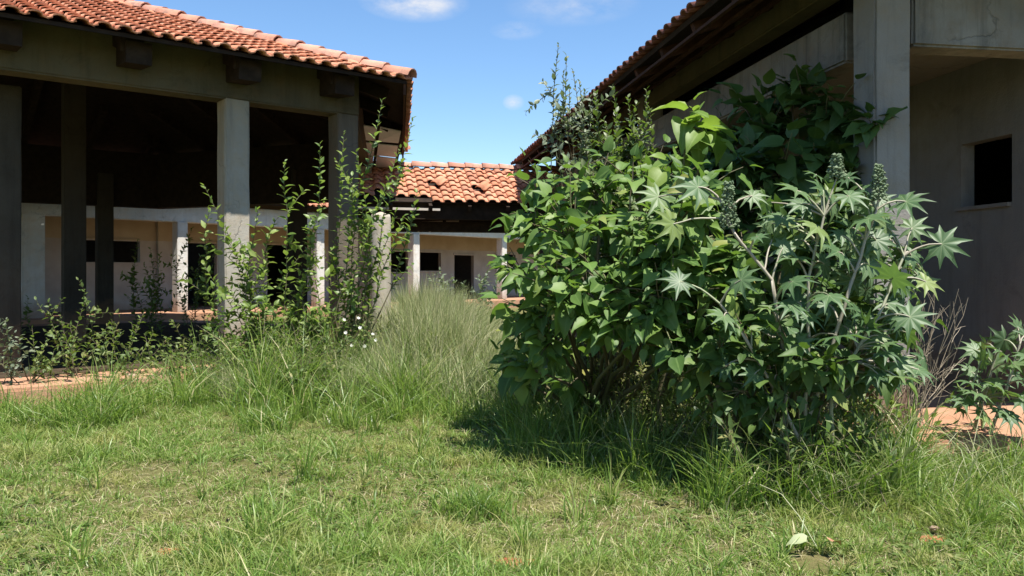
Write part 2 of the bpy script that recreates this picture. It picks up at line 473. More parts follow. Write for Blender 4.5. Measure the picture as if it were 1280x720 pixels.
def wall_holes(name, A, d, length, z0, z1, inward, thick, holes):
    """a wall from A along d, thickness towards inward, with real openings (t0, t1, za, zb)"""
    d = Vector((d[0], d[1], 0)).normalized(); w = Vector((inward[0], inward[1], 0)).normalized() * thick
    ts = sorted({0, length} | {h[0] for h in holes} | {h[1] for h in holes}); zs = sorted({z0, z1} | {h[2] for h in holes} | {h[3] for h in holes})

    def solid(i, j):
        if not (0 <= i < len(ts) - 1 and 0 <= j < len(zs) - 1): return False
        t = (ts[i] + ts[i + 1]) / 2; z = (zs[j] + zs[j + 1]) / 2
        return not any(h[0] < t < h[1] and h[2] < z < h[3] for h in holes)
    bm = bmesh.new(); cache = {}

    def v(i, j, k):
        if (i, j, k) not in cache:
            p = Vector((A[0], A[1], 0)) + d * ts[i] + w * k; cache[(i, j, k)] = bm.verts.new((p.x, p.y, zs[j]))
        return cache[(i, j, k)]
    for i in range(len(ts) - 1):
        for j in range(len(zs) - 1):
            if not solid(i, j): continue
            bm.faces.new((v(i, j, 0), v(i + 1, j, 0), v(i + 1, j + 1, 0), v(i, j + 1, 0)))
            bm.faces.new((v(i, j, 1), v(i, j + 1, 1), v(i + 1, j + 1, 1), v(i + 1, j, 1)))
            if not solid(i - 1, j): bm.faces.new((v(i, j, 0), v(i, j + 1, 0), v(i, j + 1, 1), v(i, j, 1)))
            if not solid(i + 1, j): bm.faces.new((v(i + 1, j, 0), v(i + 1, j, 1), v(i + 1, j + 1, 1), v(i + 1, j + 1, 0)))
            if not solid(i, j - 1): bm.faces.new((v(i, j, 0), v(i, j, 1), v(i + 1, j, 1), v(i + 1, j, 0)))
            if not solid(i, j + 1): bm.faces.new((v(i, j + 1, 0), v(i + 1, j + 1, 0), v(i + 1, j + 1, 1), v(i, j + 1, 1)))
    bmesh.ops.recalc_face_normals(bm, faces=bm.faces)
    return bm_done(bm, name)


# ------------------------------------------------------------------ roof tiles
TW, TL, TE = 0.215, 0.36, 0.285      # width, length, exposed length


def tile_proto(w=TW, l=TL, h=0.043):
    """barrel-and-pan clay tile: x across, y up the slope"""
    xs = []; zs = []
    for k in range(6):
        a = math.pi * k / 5; xs.append(-w * 0.5 + w * 0.31 - math.cos(a) * w * 0.33); zs.append(h * math.sin(a) ** 0.8 if 0 < k < 5 else 0.0)
    xs += [w * 0.33, w * 0.53]; zs += [-0.012, 0.002]
    n = len(xs); V = []; Fc = []
    for (y, lift, nar) in ((0.0, 0.038, 1.03), (l, 0.0, 0.93)):
        for x, z in zip(xs, zs): V.append((x * nar, y, z * nar + lift))
    for (y, lift, nar) in ((0.0, 0.038, 1.03), (l, 0.0, 0.93)):
        for x, z in zip(xs, zs): V.append((x * nar, y, z * nar + lift - 0.016))
    for i in range(n - 1):
        Fc.append((i, i + 1, n + i + 1, n + i))
        Fc.append((2 * n + i, 3 * n + i, 3 * n + i + 1, 2 * n + i + 1))
        Fc.append((i, 2 * n + i, 2 * n + i + 1, i + 1))
    Fc.append((0, n, 3 * n, 2 * n)); Fc.append((n - 1, 3 * n - 1, 4 * n - 1, 2 * n - 1))
    return np.array(V), Fc


def ridge_proto(w=0.24, l=0.44, h=0.105):
    V = []; Fc = []; n = 7
    for (y, s, lift) in ((0, 1.08, 0.022), (l, 0.93, 0)):
        for t in (0, 0.016):
            for k in range(n):
                a = math.pi * k / (n - 1); V.append((-math.cos(a) * (w / 2 - t) * s, y, math.sin(a) * (h - t) * s + lift))
    for i in range(n - 1):
        Fc += [(i, i + 1, 2 * n + i + 1, 2 * n + i), (n + i, 3 * n + i, 3 * n + i + 1, n + i + 1), (i, n + i, n + i + 1, i + 1), (2 * n + i, 2 * n + i + 1, 3 * n + i + 1, 3 * n + i)]
    return np.array(V), Fc


TV, TF = tile_proto()
ME_TILE = mesh_np('roof_tile', TV, TF); ME_TILE.materials.append(M_tile)
ME_TILE_DARK = mesh_np('eave_tile', TV, TF); ME_TILE_DARK.materials.append(M_edge_tile)
RV, RF = ridge_proto()
ME_RIDGE = mesh_np('ridge_tile', RV, RF); ME_RIDGE.materials.append(M_ridge)
for _m in (ME_TILE, ME_TILE_DARK, ME_RIDGE):
    _m.polygons.foreach_set('use_smooth', np.ones(len(_m.polygons), dtype=bool))
    for p in _m.polygons:
        if abs(p.normal.y) > 0.7: p.use_smooth = False


def join_np(V, Fc, mats):
    Vs = []; Fs = []; k = 0
    for M in mats:
        A = np.array(M); Vs.append(V @ A[:3, :3].T + A[:3, 3]); Fs += [tuple(i + k for i in f) for f in Fc]; k += len(V)
    return (np.concatenate(Vs) if Vs else np.zeros((0, 3))), Fs


def jit(M, r=0.009, a=0.008):
    return M @ Matrix.Translation((random.uniform(-r, r), random.uniform(-r, r) * 1.6, random.uniform(-r, r) * 0.35)) @ Matrix.Rotation(random.gauss(0, a * 1.6), 4, 'Z') @ Matrix.Rotation(random.gauss(0, a), 4, 'Y')


def deck(name, pts, thick=0.03):
    pts = [Vector(p) for p in pts]; n = (pts[1] - pts[0]).cross(pts[2] - pts[0]).normalized()
    if n.z < 0: pts.reverse(); n = -n
    bm = bmesh.new(); t = [bm.verts.new(p) for p in pts]; b = [bm.verts.new(p - n * thick) for p in pts]
    bm.faces.new(t); bm.faces.new(b[::-1])
    for i in range(len(pts)): bm.faces.new((b[i], b[(i + 1) % len(pts)], t[(i + 1) % len(pts)], t[i]))
    return bm_done(bm, name)


# ------------------------------------------------------------------ ground
def gh(x, y):
    """gentle unevenness of the lawn"""
    return 0.022 * np.sin(x * 1.3 + 0.7 * y) + 0.02 * np.sin(0.9 * y - 0.4 * x + 1.1) + 0.012 * np.sin(3.1 * x + 2.3 * y)


def build_ground():
    xs = np.concatenate([np.linspace(-150, -16, 14), np.linspace(-15, 10, 101), np.linspace(11, 150, 14)])
    ys = np.concatenate([np.linspace(-40, -1, 8), np.linspace(0, 24, 97), np.linspace(26, 220, 18)])
    X, Y = np.meshgrid(xs, ys); Z = gh(X, Y) * np.exp(-((np.maximum(0, np.abs(X) - 14)) / 6) ** 2) * np.exp(-(np.maximum(0, Y - 20) / 6) ** 2)
    V = np.stack([X, Y, Z], -1).reshape(-1, 3); w = len(xs)
    i = np.arange((len(ys) - 1) * (w - 1)); r = i // (w - 1); c = i % (w - 1); a = r * w + c
    Fq = np.stack([a, a + 1, a + w + 1, a + w], 1)
    g = part('ground', mesh_np('ground', V, Fq, True), M_ground, None, kind='structure')
    g['label'] = 'uneven lawn of red earth under the grass'
    return g


ground = build_ground()

# ------------------------------------------------------------------ open hexagonal pavilion on the left
A1 = math.radians(38)
HEX_C = Vector((-7.66, 13.6, 0)); HEX_R = 5.65


def hexv(k, R=HEX_R):
    a = A1 - math.radians(60) + math.radians(60) * k
    return HEX_C + Vector((R * math.cos(a), R * math.sin(a), 0))


D1 = Vector((math.cos(A1), math.sin(A1), 0)); N1 = Vector((math.sin(A1), -math.cos(A1), 0))
PAV_FLOOR = 0.2


def build_pavilion():
    T = thing('open_pavilion', 'open six-sided pavilion on concrete columns under an orange clay-tile roof', 'pavilion', (HEX_C.x, HEX_C.y, 0))
    RO = HEX_R + 1.05
    fl = part('floor_slab', slab('floor_slab', [hexv(k, RO) for k in range(6)], -0.1, PAV_FLOOR, 0.03), M_slab, T)
    corner = hexv(0)                       # right front corner of the column line
    # columns
    zb = 3.63
    front = [corner, corner - D1 * 1.575, corner - D1 * 4.18, corner - D1 * 5.65]
    for i, c in enumerate(front):
        cc = c if i != 2 else corner - D1 * 4.04 - N1 * 0.9
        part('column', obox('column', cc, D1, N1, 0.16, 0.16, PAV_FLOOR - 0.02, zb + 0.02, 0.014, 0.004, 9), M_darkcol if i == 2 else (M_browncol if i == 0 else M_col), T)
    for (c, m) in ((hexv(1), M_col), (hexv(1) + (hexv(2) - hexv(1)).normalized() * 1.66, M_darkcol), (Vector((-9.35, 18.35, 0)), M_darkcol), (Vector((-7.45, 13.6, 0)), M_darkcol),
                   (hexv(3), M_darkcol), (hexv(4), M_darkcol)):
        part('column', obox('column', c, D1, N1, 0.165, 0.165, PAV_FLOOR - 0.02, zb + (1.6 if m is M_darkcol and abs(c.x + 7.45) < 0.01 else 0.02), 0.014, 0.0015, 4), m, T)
    # ring beams (front ones shallow, rear ones deep)
    for k in range(6):
        a = hexv(k); b = hexv(k + 1); d = (b - a).normalized(); n = Vector((d.y, -d.x, 0))
        z0 = zb if k in (0, 5, 4) else 2.92
        m = M_beam if k in (5, 0, 4) else M_deck  # rear beams near-black: the interior's shade is put into their colour
        ex = 0.17 if k == 5 else (-0.17 if k in (0, 4) else 0.08)
        c = (a + b) / 2
        part('beam', obox('beam', c, d, n, (b - a).length / 2 + ex, 0.168, z0, 4.22 - 0.012 * (k + 1) % 0.07, 0.02, 0.002, 6), m, T)
    # roof
    OV = 0.90; ze = 4.05; pitch = math.radians(20)
    Ri = HEX_R * math.cos(math.pi / 6) + OV; Re = Ri / math.cos(math.pi / 6)
    apex = HEX_C + Vector((0, 0, ze + Ri * math.tan(pitch)))
    ev = [hexv(k, Re) + Vector((0, 0, ze)) for k in range(6)]
    bmv = bmesh.new()
    top = [bmv.verts.new(p) for p in ev]; ap = bmv.verts.new(apex); lo = [bmv.verts.new(p - Vector((0, 0, 0.045))) for p in ev]; apl = bmv.verts.new(apex - Vector((0, 0, 0.045)))
    for k in range(6):
        j = (k + 1) % 6
        bmv.faces.new((top[k], top[j], ap)); bmv.faces.new((lo[j], lo[k], apl)); bmv.faces.new((lo[k], lo[j], top[j], top[k]))
    roof = part('roof', bm_done(bmv, 'roof'), M_deck, T)
    loose = []
    for k in range(6):
        a = ev[k]; b = ev[(k + 1) % 6]
        e = (b - a).normalized(); L = (b - a).length
        mid = (a + b) / 2; u = (apex - mid); SL = u.length; u.normalize(); n = e.cross(u)
        cols = int(L / TW); mats = []
        for j in range(int(SL / TE) + 1):
            s = j * TE - 0.06
            half = (L / 2) * (1 - max(0, s + 0.1) / SL)
            for i in range(cols):
                x = (i + 0.5) * L / cols - L / 2
                if abs(x) > half + 0.02: continue
                mats.append(jit(frame_m(e, u, n, mid + e * x + u * s + n * 0.012)))
        if k == 5:
            for M in mats[:262]: part('roof_tile', ME_TILE, None, roof, M)
            loose += mats[262:]
        elif k == 0:
            for M in mats[:cols]: part('roof_tile', ME_TILE, None, roof, M)
            loose += mats[cols:]
        else: loose += mats
        # hip tiles
        h = (apex - a); HL = h.length; h.normalize(); s_ = h.cross(Vector((0, 0, 1))).normalized(); nn = s_.cross(h)
        rid = [jit(frame_m(s_, h, nn, a + h * (q * 0.39 - 0.05) + nn * 0.05), 0.012, 0.03) for q in range(int(HL / 0.39))]
        if k in (0, 5):
            for M in rid: part('ridge_tile', ME_RIDGE, None, roof, M)
        else:
            for M in rid[::1]: part('ridge_tile', ME_RIDGE, None, roof, M) if k == 1 else None
    V, Fc = join_np(TV, TF, loose)
    part('roof_tile_field', mesh_np('roof_tile_field', V, Fc), M_tile, roof, kind='stuff')
    # rafter ends over the front beam and rafters inside
    for k in (5, 0, 4, 1, 2, 3):
        a = hexv(k); b = hexv(k + 1); d = (b - a).normalized(); n = Vector((d.y, -d.x, 0)); L = (b - a).length
        ts = [0.25 + 1.29 * q for q in range(5)] if k != 5 else [L - 0.36 - 1.29 * q for q in range(5)]
        for t in ts:
            p = a + d * t
            r_in = min(L - t, t) * 0.8 + 0.5
            p0 = p + n * 0.62; p1 = p - n * r_in
            z = lambda q: ze - 0.06 + math.tan(pitch) * ((Ri) - (q - HEX_C).dot(n)) - 0.09
            part('rafter', bar('rafter', (p0.x, p0.y, z(p0)), (p1.x, p1.y, z(p1)), 0.24 if k == 5 else 0.12, 0.17), M_wood, roof)
    # fascia batten along the eave of the right-hand side and pale soffit boards towards its far end
    a = ev[0]; b = ev[1]; d = (b - a).normalized(); n = Vector((d.y, -d.x, 0))
    part('fascia_board', bar('fascia_board', a + Vector((0, 0, -0.12)) - n * 0.03, b + Vector((0, 0, -0.12)) - n * 0.03, 0.035, 0.15), M_wood2, roof)
    a = ev[5]; b = ev[0]; d5 = (b - a).normalized(); n5 = Vector((d5.y, -d5.x, 0))
    a = ev[0]; b = ev[1]; Ls = (b - a).length
    # heavy beam ends under the front eave
    for q in range(5):
        p = hexv(0) - D1 * (0.30 + 1.29 * q) + N1 * 0.168
        p2 = p + N1 * 0.50
        part('beam_end', bar('beam_end', (p.x, p.y, 3.965), (p2.x, p2.y, 3.915), 0.28, 0.25, bevel=0.01), M_wood, T)
    # pale boards of the sagging soffit at the far end of the right-hand eave
    q00, q10, q11, q01 = at(443, 153, 14.2), at(504, 163, 14.2), at(494, 211, 17.4), at(441, 209, 17.4)
    def bil(u, v): return q00 * (1 - u) * (1 - v) + q10 * u * (1 - v) + q11 * u * v + q01 * (1 - u) * v
    for q in range(3):
        for r in range(2):
            u0, u1, v0, v1 = r * 0.5 + 0.03, r * 0.5 + 0.46, q / 3 + 0.015, q / 3 + 0.30
            dz = Vector((0, 0, random.uniform(-0.02, 0.02)))
            part('soffit_board', deck('soffit_board', [bil(u0, v0) + dz, bil(u1, v0), bil(u1, v1) + dz, bil(u0, v1)], 0.015), M_greywood, roof)
    for u in (0.0, 0.5, 1.0):
        part('soffit_batten', bar('soffit_batten', bil(u, -0.05) + Vector((0, 0, 0.03)), bil(u, 1.03) + Vector((0, 0, 0.03)), 0.05, 0.05), M_wood, roof)
    # dark sheet inside the column line, painting the roof's shade on the floor
    part('floor_shade', slab('floor_shade', [hexv(k, HEX_R - 0.1) for k in range(6)], 0.1, PAV_FLOOR + 0.012, 0), M_floor_shade, T)
    return T


pav = build_pavilion()

# ------------------------------------------------------------------ long building across the courtyard
AF = math.radians(50.4)
DF = Vector((math.cos(AF), math.sin(AF), 0)); WF = Vector((-math.sin(AF), math.cos(AF), 0))   # along it, and into it
FP = Vector((-9.13, 22.0, 0))


def build_long():
    T = thing('long_building', 'long single-storey building with orange-beige walls and white columns across the courtyard', 'building', (FP.x, FP.y, 0))
    t0, t1 = -9.0, 26.0
    A = FP + DF * t0
    fl = 0.3
    P = [A - WF * 1.0, FP + DF * t1 - WF * 1.0, FP + DF * t1 + WF * 8, A + WF * 8]
    part('floor_slab', slab('floor_slab', P, -0.1, fl, 0.03), M_slab, T)
    for t, w in ((-8.2, 0.18), (-3.75, 0.25), (0, 0.15), (4.6, 0.15), (8.78, 0.155), (13.67, 0.155), (18.4, 0.155), (23, 0.155)):
        part('column', obox('column', FP + DF * t, DF, WF, w, w, fl - 0.01, 2.77, 0.015, 0.002, 3), M_white, T)
    c = FP + DF * ((t0 + t1) / 2)
    part('beam', obox('beam', c, DF, WF, (t1 - t0) / 2, 0.12, 2.76, 3.28, 0.02, 0.003, 10), M_white, T)
    W0 = A + WF * 2.5
    holes = [(-1.49 - t0, 0.09 - t0, 1.68, 2.30), (1.58 - t0, 2.55 - t0, fl, 2.3), (4.4 - t0, 5.4 - t0, fl, 2.32), (7.0 - t0, 8.2 - t0, 1.4, 2.2), (9.55 - t0, 10.85 - t0, 1.4, 2.2), (11.5 - t0, 12.7 - t0, 1.45, 2.2),
             (13.5 - t0, 14.73 - t0, fl, 2.12), (16.2 - t0, 17.6 - t0, 1.45, 2.2), (19.5 - t0, 20.7 - t0, 1.45, 2.2), (-6.5 - t0, -5.0 - t0, 1.68, 2.3)]
    part('wall', wall_holes('wall', W0, DF, t1 - t0, fl, 3.4, WF, 0.16, holes), M_farwall, T)
    for h in holes:                                    # plain reveals: frames of the openings
        for (za, zb, ta, tb) in ((h[3], h[3] + 0.07, h[0] - 0.06, h[1] + 0.06), (h[2] - 0.06, h[2], h[0] - 0.06, h[1] + 0.06)):
            if za < fl + 0.02: continue
            cc = W0 + DF * ((ta + tb) / 2)
            part('lintel' if za > 2 else 'sill', obox('lintel', cc - WF * 0.012, DF, WF, (tb - ta) / 2, 0.03, za, zb, 0.004), M_farwall, T)
    bk = A + WF * 7.5
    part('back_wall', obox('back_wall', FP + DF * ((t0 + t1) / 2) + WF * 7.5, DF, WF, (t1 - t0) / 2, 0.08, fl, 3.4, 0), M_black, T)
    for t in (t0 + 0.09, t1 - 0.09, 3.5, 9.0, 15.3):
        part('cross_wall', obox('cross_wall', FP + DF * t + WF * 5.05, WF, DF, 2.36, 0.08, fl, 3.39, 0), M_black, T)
    for t in (0.75, 3.45):
        part('pilaster', obox('pilaster', FP + DF * t + WF * 2.46, DF, WF, 0.16, 0.06, fl, 3.2, 0.01), M_farwall, T)
    # roof: two pitches with clay tiles on the courtyard side
    ze = 3.42; pitch = math.radians(18); run = 5.0
    e0 = A - WF * 0.55 + Vector((0, 0, ze)); e1 = FP + DF * t1 - WF * 0.55 + Vector((0, 0, ze))
    r0 = e0 + WF * run + Vector((0, 0, run * math.tan(pitch))); r1 = e1 + WF * run + Vector((0, 0, run * math.tan(pitch)))
    roof = part('roof', deck('roof', [e0, e1, r1, r0], 0.06), M_deck, T)
    part('roof_back', deck('roof_back', [r0 + WF * 0.01, r1 + WF * 0.01, r1 + WF * 4.2 - Vector((0, 0, 4.2 * math.tan(pitch))), r0 + WF * 4.2 - Vector((0, 0, 4.2 * math.tan(pitch)))], 0.06), M_edge_tile, T)
    u = (r0 - e0).normalized(); n = DF.cross(u); mats = []
    for j in range(int(run / math.cos(pitch) / TE)):
        for i in range(int((t1 - t0) / TW)):
            mats.append(jit(frame_m(DF, u, n, e0 + DF * (i + 0.5) * TW + u * (j * TE - 0.05) + n * 0.01)))
    k = int((t1 - t0) / TW)
    for M in mats[:k]: part('roof_tile', ME_TILE, None, roof, M)
    V, Fc = join_np(TV, TF, mats[k:])
    part('roof_tile_field', mesh_np('roof_tile_field', V, Fc), M_tile, roof, kind='stuff')
    return T


long_b = build_long()

# ------------------------------------------------------------------ tall verandah building on the right
DR = Vector((-0.153, 0.9882, 0)); RR = Vector((0.9882, 0.153, 0))     # along its side away from the eye; to the right
KC = Vector((2.976, 6.45, 0))                                          # corner column


def rp(s, r, z=0.0):
    p = KC + DR * s + RR * r
    return Vector((p.x, p.y, z))


def build_right():
    T = thing('verandah_building', 'tall grey plastered building with a corner column and deep tiled eaves', 'building', (KC.x, KC.y, 0))
    fl = 0.2; far = 12.0
    part('floor_slab', slab('floor_slab', [rp(-0.78, -0.5), rp(-0.78, 9), rp(far, 9), rp(far, -0.5)], 0.09, fl, 0.02), M_slab, T)
    # footing under the slab in two courses of old bricks, set back a little
    foot = part('footing', slab('footing', [rp(-0.70, -0.42), rp(-0.70, 8.9), rp(far - 0.1, 8.9), rp(far - 0.1, -0.42)], -0.12, 0.09, 0), M_soil, T)
    for cr in range(2):
        x = -0.44 - 0.1 * cr
        while x < 4.2:
            w = 0.24 + random.uniform(-0.012, 0.012)
            part('brick', obox('brick', rp(-0.715 + random.uniform(-0.012, 0.01), x + w / 2), RR, DR, w / 2 - 0.006, 0.05, -0.075 + cr * 0.082, -0.001 + cr * 0.082, 0.008, 0.002), M_brick, foot)
            x += w
    # columns
    for s in (0, 5.75, 10.9):
        part('column', obox('column', rp(s, 0), RR, DR, 0.155, 0.155, fl - 0.01, 4.22, 0.016, 0.004, 9), M_rcol, T)
    for r in (5.2,):
        part('column', obox('column', rp(0, r), RR, DR, 0.155, 0.155, fl - 0.01, 4.22, 0.016, 0.004, 9), M_rcol, T)
    # beams between columns
    part('side_beam', obox('side_beam', rp((far - 0.185) / 2 + 0.16, 0), DR, RR, (far - 0.19) / 2 - 0.16, 0.12, 3.17, 3.60, 0.02, 0.003, 8), M_rbeam, T)
    part('front_beam', obox('front_beam', rp(0, 3.6), RR, DR, 3.41, 0.13, 3.2, 3.64, 0.02, 0.003, 8), M_rbeam, T)
    part('upper_beam', obox('upper_beam', rp((far + 0.185) / 2, 0.0), DR, RR, (far - 0.19) / 2 - 0.01, 0.11, 3.85, 4.2, 0.015, 0.003, 8), M_beam, T)
    part('upper_beam', obox('upper_beam', rp(0, 4.6), RR, DR, 4.41, 0.11, 3.85, 4.2, 0.015, 0.003, 6), M_beam, T)
    # corridor ceiling and the inner wall with its small high window
    part('ceiling_slab', slab('ceiling_slab', [rp(0.15, 0.13), rp(0.15, 9), rp(far, 9), rp(far, 0.13)], 3.48, 3.58, 0), M_ceil, T)
    wr = 1.86
    ww = part('inner_wall', wall_holes('inner_wall', rp(0.35, wr), DR, far - 0.4, fl - 0.01, 3.479, RR, 0.15, [(0.435, 1.11, 2.06, 2.70)]), M_rwall, T)
    part('window_grille', bar('window_grille', rp(0.35 + 0.45, wr + 0.08, 2.075), rp(0.35 + 0.45, wr + 0.08, 2.69), 0.03, 0.03), M_wood, T)
    part('window_sill', bar('window_sill', rp(0.35 + 0.45, wr - 0.01, 2.04), rp(0.35 + 1.16, wr - 0.01, 2.04), 0.06, 0.035), M_rwall, T)
    for (a, b, dd) in ((rp(0.43, (wr + 9) / 2 + 0.08), (9 - wr) / 2 - 0.08, RR), (rp(5.2, (wr + 9) / 2 + 0.08), (9 - wr) / 2 - 0.08, RR), (rp(far - 0.14, (wr + 9) / 2 + 0.08), (9 - wr) / 2 - 0.08, RR)):
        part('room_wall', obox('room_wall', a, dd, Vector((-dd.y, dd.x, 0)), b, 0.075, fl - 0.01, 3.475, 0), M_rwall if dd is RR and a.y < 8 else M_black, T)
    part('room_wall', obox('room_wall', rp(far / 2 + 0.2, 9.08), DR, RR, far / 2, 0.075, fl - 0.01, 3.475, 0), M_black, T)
    # loft wall above the ceiling, dark behind the gap between the beams
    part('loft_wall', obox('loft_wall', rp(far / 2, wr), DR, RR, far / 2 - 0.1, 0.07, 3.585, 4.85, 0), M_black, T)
    bmg = bmesh.new(); prof = [(-0.1, 0.0), (9.0, 0.0), (9.0, 4.5), (5.0, 5.95), (-0.1, 4.12)]
    f0 = [bmg.verts.new(rp(far + 0.05, r, z)) for (r, z) in prof]; f1 = [bmg.verts.new(rp(far + 0.2, r, z)) for (r, z) in prof]
    bmg.faces.new(f0); bmg.faces.new(f1[::-1])
    for q in range(5): bmg.faces.new((f0[q], f1[q], f1[(q + 1) % 5], f0[(q + 1) % 5]))
    bmesh.ops.recalc_face_normals(bmg, faces=bmg.faces)
    part('end_wall', bm_done(bmg, 'end_wall'), M_rwall, T)
    # hipped roof
    ze = 3.9; pitch = math.radians(20); ovs = 1.0; ovf = 0.78; tp = math.tan(pitch); W = 11.0
    def pt(s, r, z): return rp(s, r, z)
    c00 = pt(-ovf, -ovs, ze); c10 = pt(-ovf, W, ze); c01 = pt(far + 0.6, -ovs, ze); hw = (W + ovs) / 2
    top0 = pt(-ovf + hw, -ovs + hw, ze + hw * tp); c11 = pt(far + 0.6, W, ze); top1 = pt(far + 0.6, -ovs + hw, ze + hw * tp)
    roof = part('roof', deck('roof', [c00, top0, top1, c01], 0.05), M_deck, T)
    part('front_roof_slope', deck('front_roof_slope', [c00, c10, top0], 0.05), M_deck, T)
    part('rear_roof_slope', deck('rear_roof_slope', [c10, c11, top1, top0], 0.05), M_deck, T)
    # tiles of the left slope
    e = -DR; u = (top1 - c01); u = (u - e * u.dot(e)).normalized(); n = e.cross(u); L = (c01 - c00).length; SL = hw / math.cos(pitch)
    rows = []
    for j in range(int(SL / TE)):
        row = []
        for i in range(int(L / TW)):
            s = (i + 0.5) * TW
            if L - s < j * TE * math.cos(pitch) - 0.05: continue
            row.append(jit(frame_m(e, u, n, c01 + e * s + u * (j * TE - 0.07) + n * 0.012), 0.008, 0.008))
        rows.append(row)
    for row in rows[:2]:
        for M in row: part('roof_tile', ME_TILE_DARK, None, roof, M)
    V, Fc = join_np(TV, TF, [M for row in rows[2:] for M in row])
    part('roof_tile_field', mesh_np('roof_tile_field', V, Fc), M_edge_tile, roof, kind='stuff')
    # tiles of the front slope
    e = RR; u = (top0 - c00); u = (u - e * u.dot(e)).normalized(); n = e.cross(u); mats = []
    for j in range(int(SL / TE)):
        for i in range(int((W + ovs) / TW)):
            x = (i + 0.5) * TW
            if min(x, W + ovs - x) < j * TE * math.cos(pitch) - 0.05: continue
            mats.append(jit(frame_m(e, u, n, c00 + e * x + u * (j * TE - 0.07) + n * 0.012)))
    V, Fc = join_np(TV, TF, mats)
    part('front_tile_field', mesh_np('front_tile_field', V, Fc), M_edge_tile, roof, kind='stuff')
    # rafters under the side eave and battens below the tiles
    s = -0.2
    while s < far:
        a = pt(s, -ovs + 0.06, ze + 0.06 * tp - 0.115); b = pt(s, 1.7, ze + (1.7 + ovs) * tp - 0.115)
        part('rafter', bar('rafter', a, b, 0.075, 0.12), M_wood2, roof); s += 0.92
    for q in range(3):
        r = -ovs + 0.03 + q * 0.34
        part('batten', bar('batten', pt(-0.4, r, ze + (r + ovs) * tp - 0.19), pt(far + 0.5, r, ze + (r + ovs) * tp - 0.19), 0.04, 0.03), M_wood2, roof)
    s = 0.6
    while s < 6:
        a = pt(-ovf + 0.06, s, ze - 0.1); b = pt(1.2, s, ze + (1.2 + ovf) * tp - 0.115)
        part('rafter', bar('rafter', a, b, 0.075, 0.12), M_wood2, roof); s += 0.92
    # half-open wall under the side beam beyond the second column
    part('side_wall', obox('side_wall', rp(8.4, 0.05), DR, RR, 2.3, 0.07, fl, 3.165, 0.005), M_rwall, T)
    return T


right_b = build_right()

# ------------------------------------------------------------------ covered walkway between the two
AL = math.radians(12)
EL = Vector((math.cos(AL), math.sin(AL), 0)); UL = Vector((-math.sin(AL), math.cos(AL), 0))


